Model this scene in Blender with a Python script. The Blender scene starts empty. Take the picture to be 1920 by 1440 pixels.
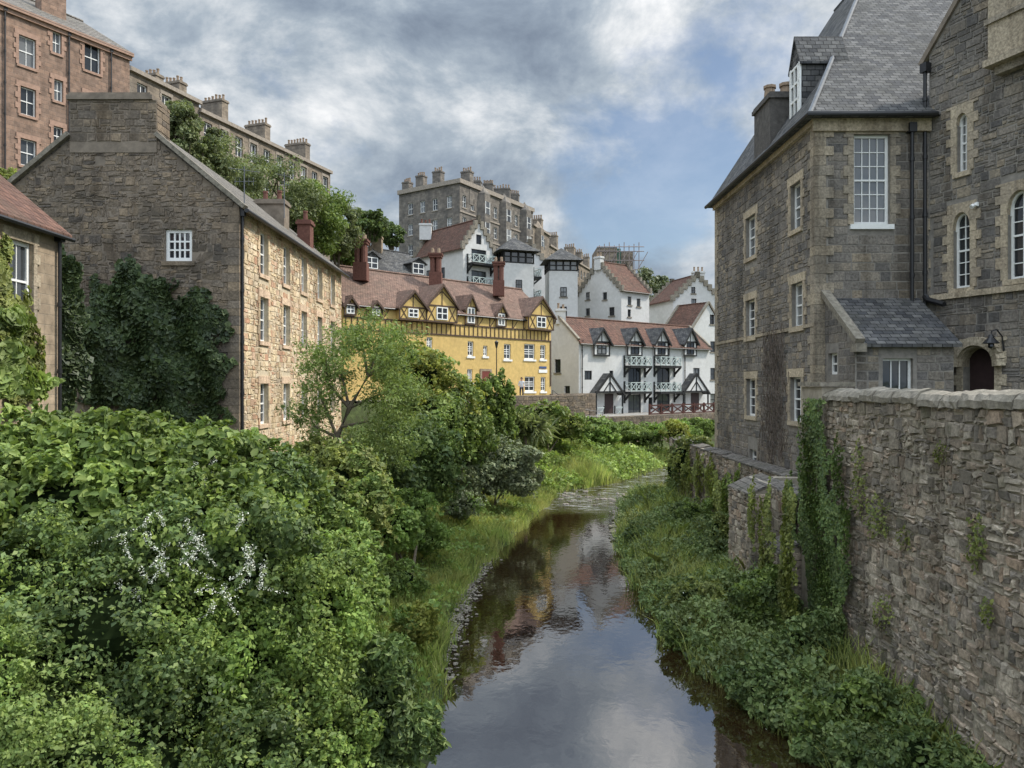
import bpy, bmesh, math, random
import numpy as np
from mathutils import Vector
random.seed(7); R=np.random.default_rng(7); U=random.uniform
S=bpy.context.scene; COL=S.collection; F=1400.0
W={}
def P(px,py,Y): return Vector(((px-960)/F*Y,Y,(720-py)/F*Y))
# ------------------------------------------------------------ object helpers
def tag(o,label,cat,group=None,kind=None):
    if label: o['label']=label
    if cat: o['category']=cat
    if group: o['group']=group
    if kind: o['kind']=kind
    return o
def thing(name,label,cat,loc,group=None):
    o=bpy.data.objects.new(name,None); COL.objects.link(o); o.location=loc; o.empty_display_size=.3
    W[o]=Vector(loc); return tag(o,label,cat,group)
def link(name,me,mat,parent=None,loc=None):
    o=bpy.data.objects.new(name,me); COL.objects.link(o)
    for m in (mat if isinstance(mat,(list,tuple)) else [mat]): me.materials.append(m)
    if parent is not None: o.parent=parent; W[o]=W[parent]
    else: o.location=loc or (0,0,0); W[o]=Vector(loc or (0,0,0))
    return o
class MB:
    def __init__(s): s.v=[]; s.f=[]; s.m=[]; s.cm=0
    def poly(s,*p):
        i=len(s.v); s.v+=[tuple(q) for q in p]; s.f.append(tuple(range(i,i+len(p)))); s.m.append(s.cm)
    def hexa(s,c):
        i=len(s.v); s.v+=[tuple(q) for q in c]
        for f in ((0,3,2,1),(4,5,6,7),(0,1,5,4),(1,2,6,5),(2,3,7,6),(3,0,4,7)):
            s.f.append(tuple(i+k for k in f)); s.m.append(s.cm)
    def box(s,x0,x1,y0,y1,z0,z1):
        s.hexa([(x0,y0,z0),(x1,y0,z0),(x1,y1,z0),(x0,y1,z0),(x0,y0,z1),(x1,y0,z1),(x1,y1,z1),(x0,y1,z1)])
    def slab(s,a,b,c,d,th):
        t=Vector((0,0,th)); q=[Vector(x) for x in (a,b,c,d)]
        s.hexa([x-t for x in q]+q)
    def bar(s,p,q,w,h=None):
        p=Vector(p);q=Vector(q);h=h or w; d=(q-p).normalized()
        up=Vector((0,0,1)) if abs(d.z)<.95 else Vector((1,0,0))
        a=d.cross(up).normalized()*w/2; b=a.cross(d).normalized()*h/2
        s.hexa([p-a-b,p+a-b,p+a+b,p-a+b,q-a-b,q+a-b,q+a+b,q-a+b])
    def tube(s,pts,rad,seg=7,cap=True):
        pts=[Vector(p) for p in pts]; n=len(pts)
        if not isinstance(rad,(list,tuple)): rad=[rad]*n
        i0=len(s.v)
        for k,p in enumerate(pts):
            d=(pts[min(k+1,n-1)]-pts[max(k-1,0)]).normalized()
            up=Vector((0,0,1)) if abs(d.z)<.9 else Vector((1,0,0))
            a=d.cross(up).normalized(); b=a.cross(d)
            for j in range(seg):
                t=2*math.pi*j/seg; s.v.append(tuple(p+(a*math.cos(t)+b*math.sin(t))*rad[k]))
        for k in range(n-1):
            for j in range(seg):
                s.f.append((i0+k*seg+j,i0+k*seg+(j+1)%seg,i0+(k+1)*seg+(j+1)%seg,i0+(k+1)*seg+j)); s.m.append(s.cm)
        if cap:
            s.f.append(tuple(i0+j for j in range(seg))); s.m.append(s.cm)
            s.f.append(tuple(i0+(n-1)*seg+j for j in range(seg))); s.m.append(s.cm)
    def build(s,name,mat,parent=None,smooth=False,uv=True,loc=None):
        off=W[parent] if parent is not None else Vector(loc or (0,0,0))
        me=bpy.data.meshes.new(name)
        va=np.array(s.v,dtype=float).reshape(-1,3)-np.array(off)
        me.from_pydata(va.tolist(),[],s.f)
        if len(set(s.m))>1: me.polygons.foreach_set('material_index',s.m)
        if uv:
            l=me.uv_layers.new(name='UVMap').data
            for p in me.polygons:
                n=p.normal
                if abs(n.z)>.95:
                    for li in p.loop_indices:
                        c=me.vertices[me.loops[li].vertex_index].co; l[li].uv=(c.x,c.y)
                else:
                    h=math.hypot(n.x,n.y); tx,ty=-n.y/h,n.x/h
                    for li in p.loop_indices:
                        c=me.vertices[me.loops[li].vertex_index].co; l[li].uv=(c.x*tx+c.y*ty,c.z/h)
        if smooth: me.polygons.foreach_set('use_smooth',[True]*len(me.polygons))
        return link(name,me,mat,parent,loc)
class Fac:
    def __init__(s,A,B):
        s.A=Vector(A[:2]); s.B=Vector(B[:2]); s.L=(s.B-s.A).length; s.d=(s.B-s.A)/s.L; s.n=Vector((s.d.y,-s.d.x))
    def pt(s,u,z,o=0):
        q=s.A+s.d*u+s.n*o; return Vector((q.x,q.y,z))
    def px(s,px,py):
        r=(px-960)/F; u=(r*s.A.y-s.A.x)/(s.d.x-r*s.d.y); Y=s.A.y+s.d.y*u; return u,(720-py)/F*Y
    def rect(s,x0,y0,x1,y1):
        u0=s.px(x0,0)[0];u1=s.px(x1,0)[0];xm=(x0+x1)/2
        return (u0,u1,s.px(xm,y1)[1],s.px(xm,y0)[1])
    def box(s,mb,u0,u1,z0,z1,o0,o1):
        g=s.pt; mb.hexa([g(u0,z0,o1),g(u1,z0,o1),g(u1,z0,o0),g(u0,z0,o0),g(u0,z1,o1),g(u1,z1,o1),g(u1,z1,o0),g(u0,z1,o0)])
def clip2(poly,hp):
    a,b,c=hp; out=[]
    for i in range(len(poly)):
        p,q=poly[i],poly[(i+1)%len(poly)]; fp=a*p[0]+b*p[1]-c; fq=a*q[0]+b*q[1]-c
        if fp<=1e-9: out.append(p)
        if (fp<-1e-9 and fq>1e-9) or (fp>1e-9 and fq<-1e-9):
            t=fp/(fp-fq); out.append((p[0]+t*(q[0]-p[0]),p[1]+t*(q[1]-p[1])))
    return out
def wall(mb,fac,u0,u1,z0,z1,holes=(),rev=.3,clips=(),o=0):
    us=sorted({u0,u1}|{x for h in holes for x in h[:2] if u0<x<u1}); zs=sorted({z0,z1}|{x for h in holes for x in h[2:] if z0<x<z1})
    for i in range(len(us)-1):
        for j in range(len(zs)-1):
            cu=(us[i]+us[i+1])/2;cz=(zs[j]+zs[j+1])/2
            if any(h[0]<cu<h[1] and h[2]<cz<h[3] for h in holes): continue
            p=[(us[i],zs[j]),(us[i+1],zs[j]),(us[i+1],zs[j+1]),(us[i],zs[j+1])]
            for c in clips:
                p=clip2(p,c)
                if len(p)<3: break
            if len(p)>=3: mb.poly(*[fac.pt(a,b,o) for a,b in p])
    for a,b,c,d in holes:
        g=fac.pt
        mb.poly(g(a,c,o),g(a,d,o),g(a,d,-rev),g(a,c,-rev)); mb.poly(g(b,c,o),g(b,d,o),g(b,d,-rev),g(b,c,-rev))
        mb.poly(g(a,d,o),g(b,d,o),g(b,d,-rev),g(a,d,-rev)); mb.poly(g(a,c,o),g(b,c,o),g(b,c,-rev),g(a,c,-rev))
def stones(mb,fac,u0,u1,z0,z1,holes=(),h=(.15,.3),l=(.25,.6),prot=.03,gap=.008,jit=.012,lim=None,o=0,sp=.0):
    j=lambda: U(-jit,jit)
    def one(u,e,z,zb):
        a0,a1,b0,b1=u+gap,e-gap,z+gap,zb-gap; pr=o+prot*U(.3,1); ins=min(.018,(b1-b0)*.2)
        bk=[fac.pt(a0,b0,o-.03),fac.pt(a1,b0,o-.03),fac.pt(a1,b1,o-.03),fac.pt(a0,b1,o-.03)]
        fr=[fac.pt(a0+ins+j(),b0+ins+j(),pr+j()*.4),fac.pt(a1-ins+j(),b0+ins+j(),pr+j()*.4),fac.pt(a1-ins+j(),b1-ins+j(),pr+j()*.4),fac.pt(a0+ins+j(),b1-ins+j(),pr+j()*.4)]
        i=len(mb.v); mb.v+=[tuple(q) for q in bk+fr]
        for f in ((4,5,6,7),(0,1,5,4),(1,2,6,5),(2,3,7,6),(3,0,4,7)):
            mb.f.append(tuple(i+k for k in f)); mb.m.append(mb.cm)
    z=z0
    while z<z1-.04:
        zb=min(z+U(*h),z1)
        if z1-zb<h[0]*.5: zb=z1
        lo,hi=u0,u1
        if lim: lo,hi=lim(zb)
        if hi-lo>.15:
            cur=lo; segs=[]
            for a,b in sorted((q[0],q[1]) for q in holes if q[2]<zb-.03 and q[3]>z+.03):
                if a>cur: segs.append((cur,min(a,hi)))
                cur=max(cur,b)
            if cur<hi: segs.append((cur,hi))
            for s0,s1 in segs:
                u=s0
                while u<s1-.03:
                    e=u+U(*l)
                    if s1-e<l[0]*.7: e=s1
                    if random.random()<sp and zb-z>.13:
                        m=z+(zb-z)*U(.3,.7); c=u+(e-u)*U(.3,.7)
                        if random.random()<.5: one(u,e,z,m)
                        else: one(u,c,z,m); one(c,e,z,m)
                        if random.random()<.5: one(u,e,m,zb)
                        else: one(u,c,m,zb); one(c,e,m,zb)
                    else: one(u,e,z,zb)
                    u=e
        z=zb
# ------------------------------------------------------------ materials
def nd(t,typ,ins=None,**pr):
    n=t.nodes.new(typ)
    for k,v in pr.items(): setattr(n,k,v)
    for k,v in (ins or {}).items():
        s=n.inputs[k]
        if isinstance(v,bpy.types.NodeSocket): t.links.new(v,s)
        else: s.default_value=v
    return n
def c4(c): return (c[0],c[1],c[2],1)
def ramp(t,fac,stops,interp='LINEAR'):
    n=nd(t,'ShaderNodeValToRGB',{'Fac':fac}); e=n.color_ramp.elements; n.color_ramp.interpolation=interp
    while len(e)<len(stops): e.new(.5)
    for el,(p,c) in zip(e,stops): el.position=p; el.color=c4(c) if isinstance(c,(tuple,list)) else (c,c,c,1)
    return n.outputs['Color']
def mix(t,a,b,f=1.0,bt='MIX'):
    return nd(t,'ShaderNodeMixRGB',{'Fac':f,'Color1':a if isinstance(a,bpy.types.NodeSocket) else c4(a),'Color2':b if isinstance(b,bpy.types.NodeSocket) else c4(b)},blend_type=bt).outputs['Color']
def noise(t,vec,sc,det=5,ro=.55,dist=0): return nd(t,'ShaderNodeTexNoise',{'Vector':vec,'Scale':sc,'Detail':det,'Roughness':ro,'Distortion':dist}).outputs['Fac']
def newmat(name):
    m=bpy.data.materials.new(name); m.use_nodes=True; t=m.node_tree; return m,t,t.nodes['Principled BSDF']
def even(cs): return [(i/max(1,len(cs)-1),c) for i,c in enumerate(cs)]
def finish(t,b,col,rough=.9,spec=.25,bumps=()):
    t.links.new(col,b.inputs['Base Color']) if isinstance(col,bpy.types.NodeSocket) else setattr(b.inputs['Base Color'],'default_value',c4(col))
    b.inputs['Roughness'].default_value=rough; b.inputs['Specular IOR Level'].default_value=spec
    nrm=None
    for h,dist,st in bumps:
        d={'Height':h,'Distance':dist,'Strength':st}
        if nrm: d['Normal']=nrm
        nrm=nd(t,'ShaderNodeBump',d).outputs['Normal']
    if nrm: t.links.new(nrm,b.inputs['Normal'])
def stone_mat(name,cols,stain=(.05,.05,.045),sa=.6,moss=None,gain=1.,warm=None):
    if not isinstance(gain,tuple): gain=(gain,)*3
    cols=[tuple(x*q for x,q in zip(c,gain)) for c in cols]
    m,t,b=newmat(name); tc=nd(t,'ShaderNodeTexCoord').outputs['Object']; g=nd(t,'ShaderNodeNewGeometry').outputs['Random Per Island']
    c=ramp(t,g,even(cols)); n2=noise(t,tc,14,7,.65); c=mix(t,c,ramp(t,n2,[(.3,.5),(.7,1.45)]),1,'MULTIPLY')
    if warm: c=mix(t,c,warm,ramp(t,noise(t,tc,.9,5,.7),[(.5,0),(.68,.55)]))
    n1=noise(t,tc,.55,6,.65); c=mix(t,c,stain,ramp(t,n1,[(.43,0),(.66,sa)]))
    st=noise(t,nd(t,'ShaderNodeMapping',{'Vector':tc,'Scale':(1.6,1.6,.18)}).outputs[0],1.,5,.6); c=mix(t,c,(.5,.48,.46),ramp(t,st,[(.5,0),(.66,.8)]),'MULTIPLY')
    if moss:
        n3=noise(t,tc,1.6,7,.7); c=mix(t,c,moss,ramp(t,n3,[(.56,0),(.7,.6)]))
    finish(t,b,c,.92,.2,[(n2,.025,.8),(noise(t,tc,60,4),.008,.6)]); return m
def plain(name,col,var=.25,sc=6,rough=.8,spec=.25,bump=.01,stain=None,sa=.5):
    m,t,b=newmat(name); tc=nd(t,'ShaderNodeTexCoord').outputs['Object']; n=noise(t,tc,sc,6,.6)
    c=mix(t,col,ramp(t,n,[(.3,1-var),(.7,1+var)]),1,'MULTIPLY')
    if stain: c=mix(t,c,stain,ramp(t,noise(t,tc,sc*.12,7,.7),[(.45,0),(.75,sa)]))
    finish(t,b,c,rough,spec,[(noise(t,tc,sc*5,4),bump,.5)] if bump else ()); return m
def brick_mat(name,c1,c2,mortar,w,h,ms=.012,dist=.05,stain=(.06,.055,.05),sa=.5,bd=.02,squash=.7):
    m,t,b=newmat(name); uv=nd(t,'ShaderNodeTexCoord').outputs['UV']; ob=nd(t,'ShaderNodeTexCoord').outputs['Object']
    nz=nd(t,'ShaderNodeTexNoise',{'Vector':uv,'Scale':1.5/w*.35,'Detail':2}).outputs['Color']
    off=nd(t,'ShaderNodeVectorMath',{0:nz,1:(.5,.5,.5)},operation='SUBTRACT').outputs[0]
    off=nd(t,'ShaderNodeVectorMath',{0:off,'Scale':dist},operation='SCALE').outputs[0]
    v=nd(t,'ShaderNodeVectorMath',{0:uv,1:off},operation='ADD').outputs[0]
    br=nd(t,'ShaderNodeTexBrick',{'Vector':v,'Color1':c4(c1),'Color2':c4(c2),'Mortar':c4(mortar),'Scale':1,'Mortar Size':ms,'Mortar Smooth':.3,'Brick Width':w,'Row Height':h},offset=.5,squash=squash,squash_frequency=3)
    n2=noise(t,ob,3/w*.4,6,.65); c=mix(t,br.outputs['Color'],ramp(t,n2,[(.3,.6),(.7,1.3)]),1,'MULTIPLY')
    c=mix(t,c,stain,ramp(t,noise(t,ob,.4,6,.65),[(.45,0),(.75,sa)]))
    inv=nd(t,'ShaderNodeMath',{0:1.0,1:br.outputs['Fac']},operation='SUBTRACT').outputs[0]
    finish(t,b,c,.9,.2,[(inv,bd,.8),(n2,bd*.6,.5)]); return m
def tile_mat(name,c1,c2,w,h,wave=True,moss=(.09,.08,.05),ms=.012):
    m,t,b=newmat(name); uv=nd(t,'ShaderNodeTexCoord').outputs['UV']; ob=nd(t,'ShaderNodeTexCoord').outputs['Object']
    br=nd(t,'ShaderNodeTexBrick',{'Vector':uv,'Color1':c4(c1),'Color2':c4(c2),'Mortar':c4([x*.25 for x in c1]),'Scale':1,'Mortar Size':ms,'Mortar Smooth':.2,'Brick Width':w,'Row Height':h},offset=0 if wave else .5)
    n=noise(t,ob,2.5,7,.7); c=mix(t,br.outputs['Color'],ramp(t,n,[(.3,.6),(.7,1.35)]),1,'MULTIPLY'); c=mix(t,c,moss,ramp(t,noise(t,ob,.7,6,.7),[(.48,0),(.72,.6)]))
    inv=nd(t,'ShaderNodeMath',{0:1.0,1:br.outputs['Fac']},operation='SUBTRACT').outputs[0]; bumps=[(inv,.03,1.),(noise(t,ob,9,4),.03,.6)]
    if wave:
        wv=nd(t,'ShaderNodeTexWave',{'Vector':uv,'Scale':math.pi/w/10*1.0,'Distortion':0},wave_type='BANDS',bands_direction='X').outputs['Fac']; bumps.append((wv,.05,.8))
    finish(t,b,c,.85,.18,bumps); return m
LG=1.85
def leaf_mat(name,cols,tr=.3,rough=.55,patch=None,lg=None):
    k=lg or LG; cols=[(c[0]*k*1.12,c[1]*k,c[2]*k*.85) for c in cols]
    m,t,b=newmat(name); g=nd(t,'ShaderNodeNewGeometry').outputs['Random Per Island']; ob=nd(t,'ShaderNodeTexCoord').outputs['Object']
    c=ramp(t,g,even(cols)); c=mix(t,c,ramp(t,noise(t,ob,.8,4,.6),[(.32,.5),(.68,1.45)]),1,'MULTIPLY')  # noise paints shadowed and lighter clumps into the leaf colour
    if patch: c=mix(t,c,patch,ramp(t,noise(t,ob,.45,3,.6),[(.5,0),(.66,.7)]))
    finish(t,b,c,rough,.3); tl=nd(t,'ShaderNodeBsdfTranslucent',{'Color':mix(t,c,(1.3,1.4,.5),.5,'MULTIPLY')})
    mx=nd(t,'ShaderNodeMixShader',{0:tr,1:b.outputs[0],2:tl.outputs[0]}); t.links.new(mx.outputs[0],t.nodes['Material Output'].inputs[0]); return m
M={}
M['left_front']=stone_mat('cream_rubble',[(.33,.24,.15),(.50,.40,.26),(.44,.35,.23),(.35,.20,.13),(.55,.47,.35),(.47,.37,.25),(.30,.25,.19)],(.26,.2,.14),.3,None,1.45)
M['left_mortar']=plain('cream_mortar',(.52,.44,.32),.2,8)
M['gable']=stone_mat('weathered_gable_rubble',[(.15,.12,.092),(.24,.187,.135),(.17,.137,.108),(.31,.237,.165),(.19,.152,.118),(.23,.19,.152),(.11,.093,.08)],(.07,.062,.053),.75,None,1.,(.27,.21,.145))
M['gable_mortar']=plain('gable_mortar',(.21,.172,.135),.3,3,stain=(.09,.078,.066))
rc=[(.15,.14,.131),(.235,.206,.174),(.195,.176,.158),(.32,.268,.2),(.17,.156,.143),(.255,.224,.19),(.12,.113,.108),(.29,.24,.18),(.205,.184,.163)]
M['right']=stone_mat('dark_squared_rubble',rc,(.073,.07,.067),.65,None,1.03)
M['right_mortar']=plain('dark_mortar',(.235,.215,.19),.25,6,stain=(.1,.094,.088))
M['soot']=plain('sooty_stone',(.105,.096,.088),.35,5,bump=.03,stain=(.05,.048,.045))
M['trim']=stone_mat('sandstone_dressing',[(.46,.385,.28),(.39,.32,.235),(.51,.425,.305),(.34,.285,.22)],(.2,.175,.145),.45)
M['quoin']=stone_mat('weathered_quoin',[(.37,.312,.235),(.30,.257,.2),(.42,.35,.255),(.25,.22,.18)],(.14,.126,.11),.55)
M['pale_trim']=stone_mat('pale_sandstone_dressing',[(.50,.43,.32),(.45,.38,.28),(.55,.47,.35)],(.28,.25,.2),.35)
M['rwall']=stone_mat('river_wall_rubble',[(.29,.244,.188),(.17,.146,.116),(.38,.325,.25),(.22,.184,.145),(.30,.22,.157),(.46,.40,.32),(.23,.197,.158),(.35,.272,.2),(.27,.236,.198),(.135,.117,.098)],(.083,.075,.062),.7,(.085,.09,.048),1.1)
M['rwall_mortar']=plain('river_wall_mortar',(.33,.288,.23),.3,4,stain=(.14,.126,.097))
M['coping']=plain('lichen_coping',(.235,.208,.168),.45,7,bump=.04,stain=(.095,.09,.065),sa=.7)
M['red_ten']=brick_mat('red_sandstone',(.31,.205,.15),(.22,.152,.118),(.26,.195,.155),.5,.27,.014,.1,(.15,.113,.092),.5)
M['red_trim']=plain('red_trim',(.34,.22,.165),.2,5)
M['grey_ten']=brick_mat('grey_tenement_stone',(.225,.197,.168),(.145,.132,.119),(.175,.158,.14),.7,.32,.014,.1,(.08,.075,.072),.65)
M['brown_ten']=brick_mat('brown_tenement_stone',(.30,.245,.187),(.21,.175,.14),(.24,.2,.165),.7,.32,.014,.1,(.1,.092,.083),.65)
M['grey_trim']=plain('grey_trim',(.28,.24,.2),.25,4)
M['cream_ash']=brick_mat('cream_ashlar',(.38,.295,.21),(.31,.243,.172),(.32,.265,.2),.5,.28,.012,.04,(.16,.13,.1),.5)
M['yellow']=plain('ochre_harling',(.60,.425,.165),.15,3,.9,.15,.02,(.42,.30,.13),.55)
M['white']=plain('white_harling',(.58,.575,.56),.08,3,.9,.15,.015,(.40,.39,.36),.5)
M['slate']=tile_mat('grey_slate',(.058,.059,.063),(.142,.138,.133),.30,.2,False,(.068,.066,.054))
M['slate2']=tile_mat('brown_slate',(.12,.11,.10),(.20,.178,.155),.3,.24,False,(.085,.082,.058))
M['red_tile']=tile_mat('muted_pantile',(.165,.09,.066),(.115,.066,.052),.26,.32,moss=(.095,.074,.056))
M['dull_tile']=tile_mat('dull_red_tile',(.23,.146,.112),(.165,.11,.088),.22,.22,False,(.13,.102,.078))
M['red_brick']=plain('dark_red_brick',(.145,.066,.05),.3,8,bump=.02)
M['wpaint']=plain('white_paint',(.78,.78,.76),.05,10,.5,.4,0)
M['timber']=plain('dark_timber',(.085,.056,.043),.3,6,.7)
M['btimber']=plain('black_timber',(.022,.022,.022),.3,6,.6)
M['rtimber']=plain('red_brown_timber',(.075,.03,.024),.3,6,.7)
M['mint']=plain('pale_green_paint',(.46,.52,.50),.1,8,.5,.3,0)
M['black']=plain('black_iron',(.015,.015,.017),.2,10,.45,.5,0)
M['pot']=plain('clay_pot',(.28,.205,.145),.3,8)
M['lead']=plain('lead_flashing',(.12,.13,.145),.2,5,.7,.25,0)
M['doorm']=plain('dark_door_paint',(.05,.03,.03),.2,6,.5,.4,0)
M['bark']=plain('grey_brown_bark',(.14,.115,.085),.4,12,.9,.1,.02)
M['deadtwig']=plain('dry_vine_twig',(.13,.105,.088),.3,12,.9,.1,0)
M['scaf']=plain('scaffold_steel',(.25,.2,.19),.2,6,.5,.4,0)
M['net']=plain('green_netting',(.06,.16,.12),.2,6)
M['white_petal']=plain('cream_petal',(.60,.61,.51),.2,8,.8,.1,0)
M['gravel']=plain('wet_gravel',(.21,.186,.15),.5,9,.8,.2,.05)
M['paving']=plain('stone_paving',(.24,.226,.208),.3,3,.9,.2,.02)
def glass():
    m,t,b=newmat('window_glass'); r=nd(t,'ShaderNodeObjectInfo').outputs['Random']; ob=nd(t,'ShaderNodeTexCoord').outputs['Object']
    c=ramp(t,r,[(0,(.012,.014,.018)),(.55,(.03,.035,.04)),(.75,(.10,.11,.12)),(1,(.22,.22,.21))])
    finish(t,b,c,.04,.8,[(noise(t,ob,1.5,2),.03,.15)]); return m
M['glass']=glass()
M['ivy']=leaf_mat('dark_ivy_leaf',[(.016,.032,.014),(.03,.052,.02),(.05,.076,.03)],.12,.5,lg=1.35)
M['leaf_mid']=leaf_mat('mid_green_leaf',[(.04,.07,.02),(.07,.112,.03),(.115,.16,.045)],.3)
M['leaf_deep']=leaf_mat('deep_green_leaf',[(.028,.051,.02),(.048,.081,.028),(.08,.115,.04)],.24)
M['leaf_bright']=leaf_mat('bright_green_leaf',[(.06,.105,.03),(.09,.15,.042),(.13,.19,.055)],.35)
M['leaf_lime']=leaf_mat('lime_leaf',[(.085,.14,.045),(.125,.185,.06),(.17,.24,.085)],.35,lg=1.5)
M['leaf_olive']=leaf_mat('olive_leaf',[(.06,.085,.03),(.105,.135,.045),(.155,.185,.062)],.35,lg=1.75)
M['leaf_tree']=leaf_mat('light_tree_leaf',[(.05,.082,.028),(.085,.128,.042),(.125,.172,.062)],.35)
M['leaf_yellow']=leaf_mat('yellow_green_leaf',[(.10,.135,.03),(.165,.20,.05),(.23,.25,.065)],.35,lg=1.4)
M['leaf_grey']=leaf_mat('grey_green_leaf',[(.05,.072,.042),(.085,.11,.065),(.12,.15,.095)],.2,.5,lg=1.7)
M['leaf_willow']=leaf_mat('willow_leaf',[(.05,.072,.038),(.085,.112,.055),(.12,.148,.082)],.3,lg=1.75)
M['herb']=leaf_mat('bank_herb_leaf',[(.038,.066,.026),(.066,.105,.04),(.11,.15,.062)],.25,patch=(.18,.21,.08),lg=1.65)
M['grass']=leaf_mat('tall_grass_blade',[(.08,.125,.035),(.135,.18,.06),(.21,.24,.095)],.35,patch=(.42,.40,.15),lg=2.0)
M['patch']=leaf_mat('river_bar_leaf',[(.07,.115,.03),(.11,.17,.045),(.16,.22,.062)],.35,lg=1.8)
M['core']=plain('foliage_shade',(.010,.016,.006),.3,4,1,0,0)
# ------------------------------------------------------------ terrain
YT=[-300,5,14,20,27,33,42,50,55,60,75,200]
LT=[-1.5,-1.4,-1.3,-1.6,-1.35,-.2,1.7,3.4,8.0,11,18,60]
RT=[8,7.2,6.0,4.5,4.45,4.8,6.2,8.9,13,17,26,70]
YA,YB=(-12.2,54.),(3.65,70.); WA,WB=(6.8,76.),(23.8,90.)
fy=Fac(YA,YB); fw=Fac(WA,WB); YS=25.5; XF=9.3
def gh(X,Y):
    X=np.asarray(X,float);Y=np.asarray(Y,float)
    L=np.interp(Y,YT,LT);Rr=np.interp(Y,YT,RT); dl=L-X; dr=X-Rr
    zl=np.interp(dl,[-.5,0,.6,3,5,8,12,18,28,40,60,300,3000],[-8,-7.35,-6.95,-6.6,-6.1,-5.0,-3.8,-3.0,0,9,13,16,18])
    zf=np.interp(dl,[-.5,0,.8,3,9,18,28,40,60,300,3000],[-8,-7.35,-6.95,-6.7,-6.1,-4,0,9,13,16,18]); q=np.clip((Y-44)/6,0,1); zl=zl*(1-q)+zf*q
    zr=np.interp(dr,[-.5,0,.5,2,5],[-8,-7.35,-6.95,-6.6,-6.3])
    up=np.where(Y<20.2,-1.5,np.where(Y<43.6,-3.6,zr)); zr=np.where((X>np.where(Y<YS-.2,8.22,XF+.2))&(dr>0),np.maximum(up,zr),zr)
    z=np.where(dl>-.5,zl,np.where(dr>-.5,zr,-8.0))
    s=(X-YA[0])*fy.n.x+(Y-YA[1])*fy.n.y; uu=(X-YA[0])*fy.d.x+(Y-YA[1])*fy.d.y
    zy=np.interp(s,[-3000,-120,-60,-35,-20,-9,3.6,4.0,8,11,14],[16,15,11,7,3.5,-1.4,-1.4,-4.0,-5.6,-6.8,-9])
    zy=zy-np.interp(uu,[22.8,24.5,60,3000],[0,7,7,7])
    s2=(X-WA[0])*fw.n.x+(Y-WA[1])*fw.n.y
    zw=np.interp(s2,[-3000,-120,-40,-14,-8,5.0,5.3,14],[18,16,9,4,-3.3,-3.3,-6.0,-9])
    z=np.where(Y>44,np.maximum(z,np.where(X<45,zy,-9)),z); z=np.where(Y>58,np.maximum(z,zw),z)
    return z+.06*np.sin(X*1.7+Y*.6)+.05*np.sin(Y*2.1-X*1.1)
gx=np.array(sorted(set([-3000,-1000,-400,-200,-120]+list(np.arange(-80,-16,3.))+list(np.arange(-16,8,.45))+[8.15,8.3,8.8,XF+.12,XF+.26]+list(np.arange(10,30,.5))+list(np.arange(32,90,5.))+[130,250,500,1000,3000])))
gy=np.array(sorted(set([-300,-60,-20]+list(np.arange(-8,80,.5))+list(np.arange(80,200,4.))+[240,320,500,1000,3000])))
XX,YY=np.meshgrid(gx,gy); ZZ=gh(XX,YY)
def grid_faces(nx,ny):
    i=np.arange(ny-1)[:,None]*nx+np.arange(nx-1)[None,:]; i=i.ravel()
    return np.stack([i,i+1,i+nx+1,i+nx],1)
def mkmesh(name,v,f):
    me=bpy.data.meshes.new(name); v=np.ascontiguousarray(v,dtype=np.float32); f=np.ascontiguousarray(f,dtype=np.int32); k=f.shape[1]
    me.vertices.add(len(v)); me.vertices.foreach_set('co',v.ravel()); me.loops.add(f.size); me.loops.foreach_set('vertex_index',f.ravel())
    me.polygons.add(len(f)); me.polygons.foreach_set('loop_start',np.arange(len(f),dtype=np.int32)*k)
    try: me.polygons.foreach_set('loop_total',np.full(len(f),k,dtype=np.int32))
    except Exception: pass
    me.update(calc_edges=True); me.validate(); return me
def ground_mat():
    m,t,b=newmat('soil_and_turf'); ob=nd(t,'ShaderNodeTexCoord').outputs['Object']
    n=noise(t,ob,1.3,7,.7); c=ramp(t,n,[(.3,(.045,.04,.026)),(.5,(.055,.07,.028)),(.7,(.10,.125,.045))]); finish(t,b,c,.95,.1,[(noise(t,ob,6,6),.06,.7)]); return m
g=link('ground',mkmesh('ground',np.stack([XX.ravel(),YY.ravel(),ZZ.ravel()],1),grid_faces(len(gx),len(gy))),ground_mat()); g['kind']='structure'
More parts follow.
